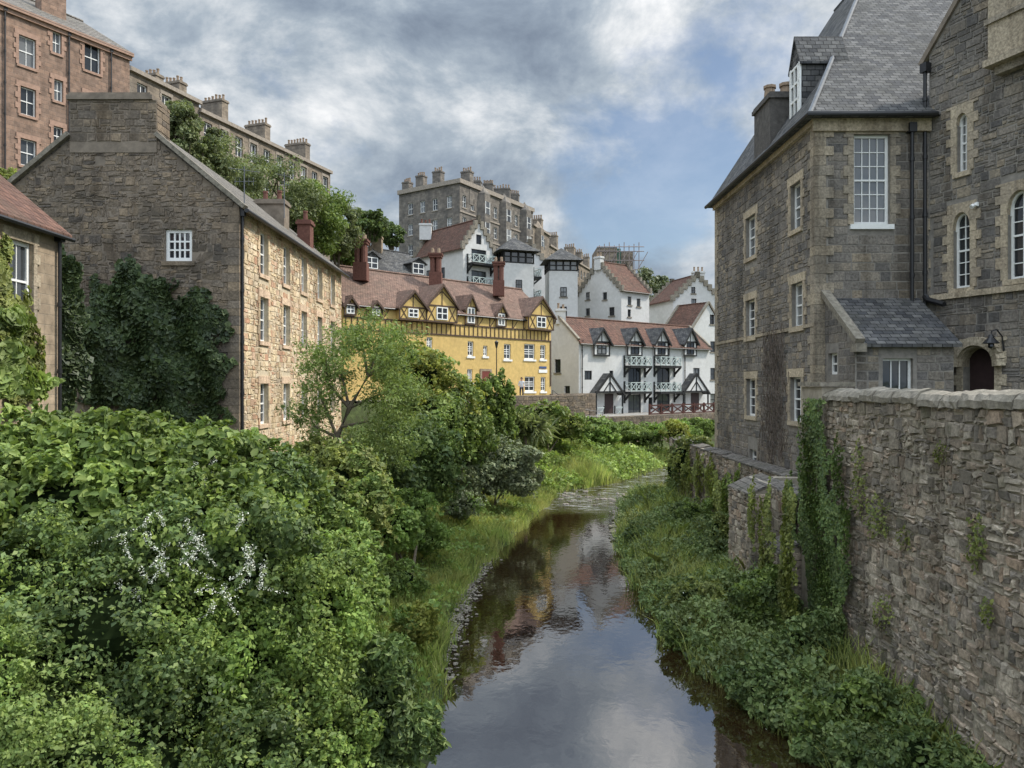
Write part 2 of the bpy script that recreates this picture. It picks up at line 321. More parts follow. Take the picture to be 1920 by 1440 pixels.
def water_mat():
    m,t,b=newmat('peaty_river_water'); ob=nd(t,'ShaderNodeTexCoord').outputs['Object']
    mp=nd(t,'ShaderNodeMapping',{'Vector':ob,'Scale':(.8,.6,1)}).outputs[0]
    n1=noise(t,mp,.9,2,.45,.6); n2=noise(t,mp,5.0,3,.5,.3)
    y=nd(t,'ShaderNodeSeparateXYZ',{'Vector':ob}).outputs[1]
    wr=nd(t,'ShaderNodeMapRange',{'Value':y,'From Min':41.,'From Max':44.}).outputs[0]
    fo=noise(t,nd(t,'ShaderNodeMapping',{'Vector':ob,'Scale':(.5,2.6,1)}).outputs[0],2.,7,.75,.8); foam=nd(t,'ShaderNodeMath',{0:ramp(t,fo,[(.53,0),(.63,.9)]),1:wr},operation='MULTIPLY').outputs[0]
    c=mix(t,(.018,.009,.004),(.7,.7,.69),foam)
    t.links.new(c,b.inputs['Base Color']); b.inputs['Roughness'].default_value=.015; b.inputs['IOR'].default_value=3.0; b.inputs['Specular IOR Level'].default_value=.7
    mid=nd(t,'ShaderNodeMapRange',{'Value':y,'From Min':17.,'From Max':30.,'To Min':.08,'To Max':.24}).outputs[0]
    bp=nd(t,'ShaderNodeBump',{'Height':n1,'Distance':.05,'Strength':.08}); bp2=nd(t,'ShaderNodeBump',{'Height':n2,'Distance':.02,'Strength':mid,'Normal':bp.outputs[0]})
    bp3=nd(t,'ShaderNodeBump',{'Height':fo,'Distance':.02,'Strength':wr,'Normal':bp2.outputs[0]})
    t.links.new(bp3.outputs[0],b.inputs['Normal']); return m
mb=MB(); mb.poly((-7,-30,-7.2),(60,-30,-7.2),(60,90,-7.2),(-7,90,-7.2)); mb.build('water',water_mat(),uv=False)['kind']='structure'
mb=MB(); mb.poly(fw.pt(-4,-3.12,-.5),fw.pt(26,-3.12,-.5),fw.pt(26,-3.12,5.1),fw.pt(-4,-3.12,5.1)); mb.build('pavement',M['paving'],uv=False)['kind']='structure'
mb=MB(); mb.poly(fy.pt(0,-1.2,-.5),fy.pt(22.5,-1.2,-.5),fy.pt(22.5,-1.2,3.2),fy.pt(0,-1.2,3.2)); mb.build('path',M['paving'],uv=False)['kind']='structure'
# ------------------------------------------------------------ building helpers
def win(root,fac,r,nx=2,nz=4,rev=.16,fm='wpaint',t=.07,b=.03,sill='trim',sur=None,mid=True,name='window',blk=.3):
    u0,u1,z0,z1=r; mb=MB(); o0,o1=-rev-.05,-rev+.02; B=fac.box
    B(mb,u0,u0+t,z0,z1,o0,o1);B(mb,u1-t,u1,z0,z1,o0,o1);B(mb,u0+t,u1-t,z0,z0+t*1.2,o0,o1);B(mb,u0+t,u1-t,z1-t,z1,o0,o1)
    if mid: B(mb,u0+t,u1-t,(z0+z1)/2-.03,(z0+z1)/2+.03,o0,o1-.005)
    for i in range(1,nx):
        u=u0+t+(u1-u0-2*t)*i/nx; B(mb,u-b/2,u+b/2,z0+t,z1-t,o0+.005,o1-.015)
    for i in range(1,nz):
        z=z0+t+(z1-z0-2*t)*i/nz
        if mid and abs(z-(z0+z1)/2)<.05: continue
        B(mb,u0+t,u1-t,z-b/2,z+b/2,o0+.008,o1-.02)
    w=mb.build(name,M[fm],root,uv=False)
    pm=MB(); pm.poly(fac.pt(u0,z0,o0+.02),fac.pt(u1,z0,o0+.02),fac.pt(u1,z1,o0+.02),fac.pt(u0,z1,o0+.02)); pm.build('pane',M['glass'],w,uv=False)
    if sill:
        sm=MB(); B(sm,u0-.12,u1+.12,z0-.16,z0-.002,-.1,.08); sm.build('sill',M[sill],w,uv=False)
    if sur:
        q=MB(); B(q,u0-blk*.8,u1+blk*.8,z1+.002,z1+.3,-.05,.05); z=z0; k=0
        while z<z1-.02:
            zz=min(z+U(.26,.36),z1); ww=blk if k%2 else blk*.55
            B(q,u0-ww,u0-.002,z+.004,zz-.004,-.05,.047); B(q,u1+.002,u1+ww,z+.004,zz-.004,-.05,.047); z=zz;k+=1
        q.build('surround',M[sur],w,uv=False)
    return w
def chimney(root,x,y,w,d,z0,z1,mat,pots=3,potm='pot',ang=0,ph=.55,pr=.13):
    mb=MB(); f=Fac((x-math.cos(ang)*w/2,y-math.sin(ang)*w/2),(x+math.cos(ang)*w/2,y+math.sin(ang)*w/2))
    f.box(mb,0,w,z0,z1-.25,-d/2,d/2); f.box(mb,-.08,w+.08,z1-.25,z1-.1,-d/2-.08,d/2+.08); f.box(mb,-.03,w+.03,z1-.1,z1,-d/2-.03,d/2+.03)
    c=mb.build('chimney',M[mat],root)
    for i in range(pots):
        p=f.pt(w*(i+.5)/pots,z1,0); m=MB(); h=ph*U(.8,1.2); m.tube([p,p+Vector((0,0,h*.15)),p+Vector((0,0,h*.8)),p+Vector((0,0,h*.82)),p+Vector((0,0,h))],[pr*1.15,pr,pr*.85,pr*1.05,pr*1.05],8); m.build('chimney_pot',M[potm],c,uv=False)
    return c
def downpipe(root,fac,u,z0,z1,o=.1,r=.05):
    mb=MB(); mb.tube([fac.pt(u,z0,o),fac.pt(u,z1,o)],r,8)
    z=z0+1
    while z<z1:
        mb.tube([fac.pt(u,z,o),fac.pt(u,z+.12,o)],r*1.35,8); z+=1.9
    fac.box(mb,u-r*2,u+r*2,z1-.05,z1+.25,0,o+.1); return mb.build('downpipe',M['black'],root,uv=False)
def W_(fac,rects,**k): return [dict(r=fac.rect(*q),**k) for q in rects]
def house(name,label,cat,A,B,depth,z0,ze,zr,ridge,wm,rm,wins=(),rwins=(),lwins=(),ov=.3,group=None,skew=None,crow=None,roof=True):
    f=Fac(A,B); n=f.n; Bq=f.B-n*depth; Aq=f.A-n*depth
    fr,fb,fl=Fac(f.B,Bq),Fac(Bq,Aq),Fac(Aq,f.A)
    root=thing(name,label,cat,((f.A.x+f.B.x)/2-n.x*depth/2,(f.A.y+f.B.y)/2-n.y*depth/2,z0),group)
    mb=MB()
    def g(fc,ws,gab):
        cl=(); zt=ze
        if gab:
            k=(zr-ze)/(fc.L/2); cl=((-k,1,ze),(k,1,ze+k*fc.L)); zt=zr
        wall(mb,fc,0,fc.L,z0,zt,[w['r'] for w in ws],clips=cl)
    gu=ridge=='u'
    g(f,wins,not gu);g(fb,(),not gu);g(fr,rwins,gu);g(fl,lwins,gu)
    mb.build('wall',M[wm],root)
    for fc,ws in ((f,wins),(fr,rwins),(fl,lwins)):
        for w in ws: win(root,fc,**w)
    rb=MB(); th=.16; ff=f if gu else fr; L=ff.L; D=depth if gu else f.L; k=(zr-ze)/(D/2)
    e0=.06 if (skew or crow) else ov*.6
    if roof:
        for (o1,) in ((ov,),(-D-ov,)):
            a,b=ff.pt(-e0,ze-ov*k+th,o1),ff.pt(L+e0,ze-ov*k+th,o1); c,d=ff.pt(L+e0,zr+th,-D/2),ff.pt(-e0,zr+th,-D/2); rb.slab(a,b,c,d,th)
        ro=rb.build('roof',M[rm],root)
        rd=MB(); rd.tube([ff.pt(-e0,zr+th+.02,-D/2),ff.pt(L+e0,zr+th+.02,-D/2)],.11,6); rd.build('ridge_cap',M[rm],ro)
        gt=MB(); gt.tube([ff.pt(-e0,ze-ov*k+.02,ov+.05),ff.pt(L+e0,ze-ov*k+.02,ov+.05)],.06,6); gt.build('gutter',M['black'],ro,uv=False)
    if skew or crow:
        for u0 in (-.02,L+.02):
            sb=MB()
            for o1 in (.05,-D-.05):
                p,q=ff.pt(u0,ze+th+.05,o1),ff.pt(u0,zr+th+.08,-D/2)
                if skew: sb.bar(p,q,.34,.22)
                else:
                    nst=max(4,int((q-p).length/.75)); dv=(q-p)/nst
                    for i in range(nst+1):
                        c=p+dv*i; h=abs(dv.z); hd=Vector((dv.x,dv.y,0)); hh=hd.normalized()*hd.length*.5; s_=Vector((ff.d.x,ff.d.y,0))*.17
                        b0=c-Vector((0,0,h*.9));t0=c+Vector((0,0,h*.55))
                        sb.hexa([b0-hh-s_,b0+hh-s_,b0+hh+s_,b0-hh+s_,t0-hh-s_,t0+hh-s_,t0+hh+s_,t0-hh+s_])
            sb.build('gable_coping',M[skew or crow],root)
    return root,f,fr,fl
def gdorm(root,fac,uc,hw,zb,ze,za,out,back,wm,rm,tm=None,wh=None,ov=.22,fm='wpaint',cross=True,tk=1.):
    mb=MB(); g=fac.pt; k=(za-ze)/hw
    mb.poly(g(uc-hw,zb,out),g(uc+hw,zb,out),g(uc+hw,ze,out),g(uc,za,out),g(uc-hw,ze,out))
    for s in (-1,1): mb.poly(g(uc+s*hw,zb,out),g(uc+s*hw,zb,-back),g(uc+s*hw,ze,-back),g(uc+s*hw,ze,out))
    mb.poly(g(uc-hw,zb,out),g(uc+hw,zb,out),g(uc+hw,zb,-.05),g(uc-hw,zb,-.05))
    d=mb.build('gabled_dormer',M[wm],root)
    rb=MB()
    for s in (-1,1):
        rb.slab(g(uc+s*(hw+ov),ze-ov*k+.1,out+ov),g(uc,za+.1,out+ov),g(uc,za+.1,-back),g(uc+s*(hw+ov),ze-ov*k+.1,-back),.1)
    rb.build('dormer_roof',M[rm],d)
    if tm:
        t=MB(); o=out+.03
        for s in (-1,1):
            t.bar(g(uc+s*(hw+ov),ze-ov*k-.06,out+ov+.01),g(uc,za-.06,out+ov+.01),.06,.2*tk); fac.box(t,uc+s*hw-.08*tk,uc+s*hw+.08*tk,zb,ze,out-.02,o+.012)
        fac.box(t,uc-hw,uc+hw,zb-.02,zb+.16*tk,out-.02,o); fac.box(t,uc-hw-.1,uc+hw+.1,ze-.1*tk,ze+.06*tk,out-.02,o+.02)
        fac.box(t,uc-.06*tk,uc+.06*tk,ze,za-.15,out-.02,o)
        if cross:
            for s in (-1,1): t.bar(g(uc+s*hw*.9,ze+.05,o-.01),g(uc,ze+(za-ze)*.7,o-.01),.06,.06); t.bar(g(uc+s*hw*.92,zb+.1,o-.01),g(uc+s*hw*.45,ze-.05,o-.01),.05,.06); t.bar(g(uc+s*hw*.45,zb+.1,o-.012),g(uc+s*hw*.92,ze-.05,o-.012),.05,.06)
        t.build('timber_frame',M[tm],d,uv=False)
    if wh:
        wz0,wz1,ww=wh; q=MB(); p=MB(); p.poly(g(uc-ww,wz0,out+.015),g(uc+ww,wz0,out+.015),g(uc+ww,wz1,out+.015),g(uc-ww,wz1,out+.015))
        for a in (-ww,0,ww): fac.box(q,uc+a-.045,uc+a+.045,wz0,wz1,out,out+.06)
        for z in (wz0,(wz0+wz1)/2,wz1): fac.box(q,uc-ww-.045,uc+ww+.045,z-.04,z+.04,out,out+.057)
        q.build('window',M[fm],d,uv=False); p.build('pane',M['glass'],d,uv=False)
    return d
def balcony(root,fac,u0,u1,z,dp=.9,rail='mint',tm='btimber',h=1.0):
    mb=MB(); fac.box(mb,u0-.05,u1+.05,z-.25,z,.02,dp+.03); b=mb.build('balcony',M[tm],root,uv=False)
    r=MB(); g=fac.pt; n=max(2,int(round((u1-u0)/.9)))
    fac.box(r,u0,u1,z+h-.08,z+h,dp-.08,dp); fac.box(r,u0,u1,z+.04,z+.12,dp-.075,dp-.005)
    for i in range(n+1):
        u=u0+.04+(u1-u0-.08)*i/n; fac.box(r,u-.04,u+.04,z,z+h-.01,dp-.07,dp+.01)
        if i<n:
            v=u0+.04+(u1-u0-.08)*(i+1)/n; r.bar(g(u,z+.1,dp-.04),g(v,z+h-.08,dp-.04),.07,.05); r.bar(g(v,z+.1,dp-.045),g(u,z+h-.08,dp-.045),.07,.05)
    for u in (u0+.04,u1-.04):
        r.bar(g(u,z+h-.04,.02),g(u,z+h-.04,dp),.07); r.bar(g(u,z+.1,.02),g(u,z+h-.08,dp-.05),.06); r.bar(g(u,z+h-.1,.02),g(u,z+.1,dp-.05),.06)
    r.build('railing',M[rail],b,uv=False)
    for u in (u0+.02,u1-.02):
        k=MB(); k.bar(g(u,z-1.,.04),g(u,z-.2,dp-.1),.18); fac.box(k,u-.1,u+.1,z-1.25,z+1.1,0,.12)
        k.build('bracket',M[tm],b,uv=False)
# ------------------------------------------------------------ LEFT STONE HOUSE
A,B=(-10.07,27.5),(-10.07,44.); z0,ze,zr=-5.2,6.55,10.3
f=Fac(A,B); fl=Fac((-19.27,27.5),A); fr=Fac(B,(-19.27,44)); fb=Fac((-19.27,44),(-19.27,27.5))
root=thing('stone_house','long cream rubble house with a dark broad chimney gable half covered in ivy','house',(-14.7,35.7,z0))
ws=[]
for u in (2.75,5.75,8.55,11.5,14.3):
    for a,b in ((4.42,6.15),(1.72,3.5),(-1.62,.02)): ws.append(dict(r=(u-.5,u+.5,a,b),nx=2,nz=4,sill='left_front',sur='left_front',blk=.26))
gw=dict(r=fl.rect(310,430,360,490),nx=4,nz=3,sill='gable',mid=False,t=.12,b=.06,rev=.1)
mb=MB(); hs=[w['r'] for w in ws]; wall(mb,f,0,f.L,z0,ze,hs); mb.build('wall',M['left_mortar'],root,uv=False)
mb=MB(); k=(zr-ze)/4.6; cl=((-k,1,ze),(k,1,ze+k*9.2)); wall(mb,fl,0,9.2,z0,zr,[gw['r']],clips=cl); wall(mb,fr,0,9.2,z0,zr,clips=cl); wall(mb,fb,0,fb.L,z0,ze); mb.build('wall',M['gable_mortar'],root,uv=False)
mb=MB(); big=[(a-.14,b+.14,c-.16,d+.28) for a,b,c,d in hs]; stones(mb,f,.5,f.L,z0,ze,big,(.13,.32),(.16,.5),.035,.01,.026,sp=.35); mb.build('stonework',M['left_front'],root,uv=False)
lim=lambda z:(max(.02,(z-ze)/k),min(8.8 if z<ze else 9.2,9.2-(z-ze)/k))
mb=MB(); a,b,c,d=gw['r']; stones(mb,fl,.02,8.8,z0,zr-.1,[(a-.02,b+.02,c-.16,d+.02)],(.16,.36),(.14,.5),.03,.004,.045,lim,sp=.65); mb.build('stonework',M['gable'],root,uv=False)
mb=MB(); z=z0; i=0
while z<ze-.1:
    zz=z+U(.28,.36); a=.5 if i%2 else .32; b=.38 if i%2 else .62
    mb.box(-10.07-b,-10.03,27.455,27.5+a,z+.006,min(zz,ze)-.006); z=zz;i+=1
mb.build('quoin',M['gable'],root,uv=False)
for w in ws: win(root,f,**w)
w=win(root,fl,**gw)
rb=MB()
for s in (1,-1):
    ex=-14.67+s*(4.6+.3); rb.slab((ex,27.52,ze-.3*k+.16),(ex,44.2,ze-.3*k+.16),(-14.67,44.2,zr+.16),(-14.67,27.52,zr+.16),.16)
ro=rb.build('roof',M['slate2'],root)
gt=MB(); gt.tube([(-9.7,27.3,ze-.2),(-9.7,44.3,ze-.2)],.08,8); gt.build('gutter',M['black'],ro,uv=False)
for s in (1,-1):
    sb=MB(); sb.bar((-14.67+s*4.85,27.5,ze-.05),(-14.67+s*1.6,27.5,zr-1.6*k+.2),.36,.16); sb.build('gable_coping',M['coping'],root)
mb=MB(); mb.box(-16.27,-13.07,27.46,28.5,zr-1.7*k-.4,10.45); mb.box(-16.36,-13.2,27.38,28.58,10.45,10.62); mb.box(-16.3,-13.3,27.44,28.5,10.62,10.72)
ch=mb.build('chimney_base',M['gable_mortar'],root,uv=False)
mb=MB(); fc=Fac((-16.27,27.46),(-13.07,27.46)); stones(mb,fc,0,3.2,zr-1.7*k,10.44,(),(.18,.34),(.25,.7),.03,sp=.35,jit=.02); fc=Fac((-13.07,27.46),(-13.07,28.5)); stones(mb,fc,0,1.04,zr-1.7*k,10.44,(),(.16,.3),(.25,.7),.03); mb.build('chimney_stonework',M['gable'],ch,uv=False)
chimney(root,-12.7,39.6,1.5,.9,8,9.7,'gable_mortar',2,'red_brick'); chimney(root,-11.4,41.2,.7,.7,7.2,9.0,'red_brick',1,'red_brick')
downpipe(root,f,.12,z0,ze-.3)
def aerial(x,y,z,h,label,s=.6):
    t=thing('television_aerial',label,'aerial',(x,y,z)); mb=MB(); mb.tube([(x,y,z),(x,y,z+h)],.022,6); mb.build('mast',M['lead'],t,uv=False)
    mb=MB(); mb.tube([(x-.5*s,y-.3,z+h-.15),(x+.5*s,y+.3,z+h-.15)],.012,5)
    for i in range(8):
        q=(-.45+i*.13)*s; mb.tube([(x+q,y-.25,z+h-.15),(x+q,y+.25,z+h-.15)],.008,4)
    mb.tube([(x-.4*s,y,z+h-.6),(x+.4*s,y,z+h-.6)],.012,5)
    for i in range(5): mb.tube([(x+(-.36+i*.18)*s,y,z+h-.75),(x+(-.36+i*.18)*s,y,z+h-.45)],.008,4)
    mb.build('antenna',M['lead'],t,uv=False)
p=P(458,375,29.5); aerial(p.x,p.y,7.1,1.5,'spiky television aerial near the front corner of the long stone house roof',1.)
p=P(533,390,36); aerial(p.x,p.y,8.0,2.2,'thin tall television aerial beside the rear roof chimney of the stone house')
# ------------------------------------------------------------ LEFT COTTAGE
A,B=(-13.,9.5),(-13.,21.5); fc=Fac(A,B)
root,f1,_,_=house('stone_cottage','small stone cottage with red pantile roof at the left edge, vines on its wall','house',A,B,6,-4.5,4.35,6.9,'u','cream_ash','red_tile',
  W_(fc,[(14,452,60,600)],nx=2,nz=2,sill='trim',sur='trim',rev=.1,t=.1),ov=.25)
downpipe(root,f1,11.8,-4.5,4.1)
# ------------------------------------------------------------ RED TENEMENT
A,B=(-31.4,44.),(-26.63,52.); fc=Fac(A,B)
root,f1,_,_=house('red_tenement','tall red sandstone tenement on the hill at upper left','house',A,B,12,2,23,26.6,'u','red_ten','slate2',
  W_(fc,[(35,70,67,125),(38,165,67,217),(38,262,68,312),(98,60,115,100),(101,150,118,190),(100,238,118,272),(158,82,188,135),(160,180,190,228)],nx=2,nz=2,sill='red_trim',sur='red_trim',rev=.15),ov=.2)
mb=MB(); f1.box(mb,-.1,f1.L+.15,22.75,23.0,0,.3); f1.box(mb,-.1,f1.L+.1,22.5,22.75,0,.15); mb.build('cornice',M['red_trim'],root)
for x in (8,128,207): downpipe(root,f1,f1.px(x,0)[0],2,22.6)
p=f1.pt(f1.px(145,0)[0],0,-3.2); chimney(root,p.x,p.y,1.6,.8,24.3,26.6,'red_ten',4,ang=math.atan2(f1.d.y,f1.d.x))
# ------------------------------------------------------------ BROWN TERRACE SEGMENTS
TA,TB=Vector((-31.75,62.)),Vector((-21.9,90.)); ft=Fac(TA,TB); um=ft.px(374,0)[0]
def terrace(label,u0,u1,ze,stacks,wm):
    A=ft.A+ft.d*u0;B=ft.A+ft.d*u1; fc=Fac(A,B); ws=[]
    n=int(fc.L/2.1)
    for i in range(n):
        u=(i+.5)*fc.L/n
        for zt in (ze-.9,ze-4.2,ze-7.5): ws.append(dict(r=(u-.55,u+.55,zt-2.0,zt),nx=2,nz=2,sill='grey_trim',rev=.2,t=.1,b=.06,sur='grey_trim' if i%2 else None,blk=.22))
    root,f1,_,_=house('terraced_tenement',label,'house',A,B,11,4,ze,ze+2.2,'u',wm,'slate',ws,ov=.15)
    mb=MB(); f1.box(mb,-.1,f1.L+.1,ze-.3,ze+.05,0,.3); mb.build('cornice',M['grey_trim'],root)
    mb=MB(); f1.box(mb,0,f1.L,ze-3.5,ze-3.3,0,.1); mb.build('string_course',M['grey_trim'],root)
    for x,w,zt,pn in stacks:
        p=f1.pt(f1.px(x,0)[0],0,-2.2); chimney(root,p.x,p.y,w,.9,ze-.2,zt,wm,pn,ang=math.atan2(f1.n.y,f1.n.x),ph=.55,pr=.13)
terrace('brown stone tenement terrace with a row of chimney stacks, directly behind the red tenement',0,um-.05,26.3,[(322,1.7,27.7,4),(362,2.1,28.0,5)],'brown_ten')
terrace('long brown tenement terrace stepping away behind the hillside trees',um+.05,ft.L,25.6,[(436,2.6,28.2,6),(515,2.6,28.0,6),(588,2.8,28.1,7)],'brown_ten')
# ------------------------------------------------------------ CENTRAL GREY TENEMENT
GA,GC,GD,GE=(-17.7,117.),(-7.7,110.),(3.6,128.7),(18.6,171.)
root=thing('grey_tenement','big dark grey tenement block with many chimneys on the skyline in the middle','house',(-3,122,4))
fa,fd=Fac(GA,GC),Fac(GC,GD); zt=29.9
wl=[];wr=[]
for zz in (28.0,24.8,21.6,18.4,15.2):
    for u in (2.4,4.9,7.4,10.2): wl.append((u-.5,u+.5,zz-1.8,zz))
    for u in np.arange(1.2,fd.L-.8,2.15): wr.append((u-.5,u+.5,zz-1.8,zz))
mb=MB(); wall(mb,fa,0,fa.L,4,zt,wl); wall(mb,fd,0,fd.L,4,zt,wr); mb.build('wall',M['grey_ten'],root)
bk1=Vector(GD)-fd.n*12
mb=MB(); wall(mb,Fac(GD,bk1),0,12,4,zt); wall(mb,Fac(bk1,GA),0,(Vector(GA)-bk1).length,4,zt); mb.build('wall',M['grey_ten'],root)
for r in wl: win(root,fa,r,2,2,sill='grey_trim',t=.09,b=.05)
for r in wr: win(root,fd,r,2,2,sill='grey_trim',t=.09,b=.05)
mb=MB(); mid=(Vector(GA)+Vector(GC)+Vector(GD)+bk1)/4; pts=[Vector((*p,zt)) for p in (GA,GC,GD,tuple(bk1))]; top=Vector((mid.x,mid.y,zt+2.2))
for i in range(4): mb.poly(pts[i],pts[(i+1)%4],top)
mb.build('roof',M['slate'],root)
mb=MB(); fa.box(mb,-.1,fa.L+.3,zt-.3,zt+.35,-.1,.3); fd.box(mb,-.1,fd.L+.1,zt-.302,zt+.348,-.1,.3); mb.build('cornice',M['grey_trim'],root)
for zz in (25.5,22.2):
    mb=MB(); fd.box(mb,0,fd.L,zz-.12,zz+.12,0,.12); mb.build('string_course',M['grey_trim'],root)
for x,y,w,yy in ((764,342,1.3,118),(790,330,1.4,116.5),(822,322,1.5,115),(876,322,1.6,113)):
    p=P(x,y,yy); chimney(root,p.x,p.y,w,1.1,27,p.z,'grey_ten',4,ang=-.5,ph=.6,pr=.13)
for x,y,w in ((913,340,2.4),(940,345,1.6),(965,354,2.8),(987,364,1.8)):
    u=fd.px(x,0)[0]; p=fd.pt(u,0,-2.5); z=(720-y)/F*p.y; chimney(root,p.x,p.y,w,1.1,27,z,'grey_ten',6,ang=math.atan2(fd.n.y,fd.n.x)+.4,ph=.65,pr=.13)
def baystack(root,fd,x,ztop,mat,hw=1.4,nf=4,fh=3.65):
    mb=MB(); u=fd.px(x,0)[0]; g=fd.pt; hi=hw*.6
    for a,b in (((u-hw,0),(u-hi,.9)),((u-hi,.9),(u+hi,.9)),((u+hi,.9),(u+hw,0))):
        mb.poly(g(a[0],4,a[1]),g(b[0],4,b[1]),g(b[0],ztop,b[1]),g(a[0],ztop,a[1]))
    mb.poly(g(u-hw,ztop,0),g(u-hi,ztop,.9),g(u+hi,ztop,.9),g(u+hw,ztop,0))
    mb.poly(g(u-hw,ztop+.01,0),g(u-hi,ztop+.01,.9),g(u,ztop+1.6,0)); mb.poly(g(u-hi,ztop+.01,.9),g(u+hi,ztop+.01,.9),g(u,ztop+1.6,0)); mb.poly(g(u+hi,ztop+.01,.9),g(u+hw,ztop+.01,0),g(u,ztop+1.6,0))
    bay=mb.build('bay',M[mat],root); ff=Fac(fd.pt(u-hi,0,.9)[:2],fd.pt(u+hi,0,.9)[:2])
    for i in range(nf):
        zz=ztop-1.2-fh*i; mb=MB(); ff.box(mb,.25,ff.L-.25,zz-1.9,zz,0,.02); mb.build('pane',M['glass'],bay,uv=False)
        mb=MB(); ff.box(mb,.2,ff.L-.2,zz-.99,zz-.91,.02,.06)
        for a in (.15,ff.L-.25): ff.box(mb,a,a+.1,zz-1.9,zz,.0,.055)
        mb.build('window_frame',M['wpaint'],bay,uv=False)
for x in (905,945,983): baystack(root,fd,x,29.2,'grey_ten',1.3,5,3.2)
fe=Fac(GD,GE); us=fe.px(1030,0)[0]
def wing2(name,label,u0,u1,ze,xs,zt2,bx):
    A=fe.A+fe.d*u0;B=fe.A+fe.d*u1; fc=Fac(A,B); ws=[]
    for k in range(4):
        for u in np.arange(1.5,fc.L-1,2.5): ws.append(dict(r=(u-.6,u+.6,ze-3.3-3.4*k,ze-1.4-3.4*k),nx=2,nz=2,sill=None,t=.1,b=.06))
    root,f1,_,_=house(name,label,'house',A,B,11,4,ze,ze+1.8,'u','brown_ten','slate',ws,ov=.15)
    mb=MB(); f1.box(mb,-.1,f1.L+.1,ze-.3,ze+.05,0,.3); mb.build('cornice',M['grey_trim'],root)
    for x in xs:
        p=f1.pt(f1.px(x,0)[0],0,-1.6); chimney(root,p.x,p.y,2.1,1.1,ze-.5,zt2,'brown_ten',5,ang=math.atan2(f1.n.y,f1.n.x),ph=.65,pr=.15)
    for x in bx: baystack(root,f1,x,ze-.4,'brown_ten')
wing2('grey_tenement_wing','lighter stone tenement stepping down just right of the big grey block',.05,us-.05,27.6,(1003,1022),30.0,(1008,))
wing2('grey_tenement_wing','lowest far stone tenement on the skyline, nearest the scaffolding',us+.05,fe.L,25.8,(1050,1082,1096,1109),28.9,(1062,))
# ------------------------------------------------------------ YELLOW BUILDING
fc=fy
wn=W_(fc,[(877,640,888,668),(800,632,811,654),(906,648,914,668),(945,645,958,674),(983,645,1003,674),(1013,647,1023,674),(984,706,1003,734),(1014,707,1023,734),(876,692,886,718)],nx=2,nz=3,sill='wpaint',rev=.12,t=.1,b=.06)
root,f1,fr1,_=house('timbered_house','long ochre yellow house with dark timber band, gabled dormers and dull red tile roof','house',YA,YB,8,-2.6,5.85,9.05,'u','yellow','dull_tile',wn,ov=.2)
tb=MB(); f1.box(tb,0,f1.L,3.96,4.06,0,.07); f1.box(tb,0,f1.L,4.85,4.95,0,.07); f1.box(tb,0,f1.L,5.64,5.74,0,.06)
u=.2
while u<f1.L:
    f1.box(tb,u-.035,u+.035,4.06,4.85,0,.05); u+=.5
g=f1.pt
for u in np.arange(.6,f1.L,1.4):
    f1.box(tb,u-.045,u+.045,4.95,5.64,0,.05); tb.bar(g(u+.1,4.98,.02),g(u+.6,5.6,.02),.05,.055)
f1.box(tb,f1.L-.16,f1.L,-.2,3.96,0,.05)
tb.build('timber_band',M['timber'],root,uv=False)
for x,hp,ya,yb in ((768,29,546,612),(822,33,535,618),(1008,27,558,616)):
    u=f1.px(x,0)[0]; hw=abs(f1.px(x+hp,0)[0]-f1.px(x-hp,0)[0])/2*.86; za=f1.px(x,ya)[1]; zb=4.95; ze_=zb+(za-zb)*.44
    gdorm(root,f1,u,hw,zb,ze_,za,.45,3.2,'yellow','dull_tile','timber',(zb+.25,ze_-.15,hw*.34),tk=.65)
for x,hp,ya,yb in ((655,14,556,600),(703,14,565,600),(881,13,554,602),(938,12,570,606)):
    u=f1.px(x,0)[0]; hw=abs(f1.px(x+hp,0)[0]-f1.px(x-hp,0)[0])/2*.75; za=f1.px(x,ya)[1]; zb=5.0; ze_=zb+(za-zb)*.6
    gdorm(root,f1,u,hw,zb,ze_,za,.12,2.6,'yellow','dull_tile','timber',(zb+.15,ze_-.1,hw*.62),cross=False,ov=.2,tk=.65)
for x,yt,yb in ((677,450,520),(817,476,535),(935,492,552)):
    u=f1.px(x,0)[0]; p=f1.pt(u,0,-4.1); p.x=(x-960)/F*p.y; zt=(720-yt)/F*p.y; mb=MB(); q=Vector((p.x,p.y,0))
    mb.box(q.x-.52,q.x+.52,q.y-.52,q.y+.52,8,9.4)
    for dx in (-.24,.24):
        for dy in (-.24,.24): mb.tube([(q.x+dx,q.y+dy,9.4),(q.x+dx,q.y+dy,zt-.35)],.225,8)
    mb.box(q.x-.53,q.x+.53,q.y-.53,q.y+.53,zt-.36,zt-.16); mb.box(q.x-.6,q.x+.6,q.y-.6,q.y+.6,zt-.16,zt)
    c=mb.build('chimney',M['red_brick'],root)
    for dx in (-.26,.26):
        for dy in (-.26,.26):
            m=MB(); m.tube([(q.x+dx,q.y+dy,zt),(q.x+dx,q.y+dy,zt+.45)],[.14,.11],8); m.build('chimney_pot',M['pot'],c,uv=False)
mb=MB(); r=f1.rect(903,696,918,750); f1.box(mb,r[0],r[1],-1.5,r[3],.01,.05); mb.build('door',plain('red_door',(.16,.04,.03),.2,5,.5,.4,0),root,uv=False)
mb=MB(); f1.box(mb,r[0]-.2,r[0]-.005,-1.5,r[3]+.2,0,.07);f1.box(mb,r[1]+.005,r[1]+.2,-1.5,r[3]+.2,0,.07); f1.box(mb,r[0]-.005,r[1]+.005,r[3]+.005,r[3]+.2,0,.068); mb.build('door_surround',M['cream_ash'],root)
r=f1.rect(1011,687,1024,697)
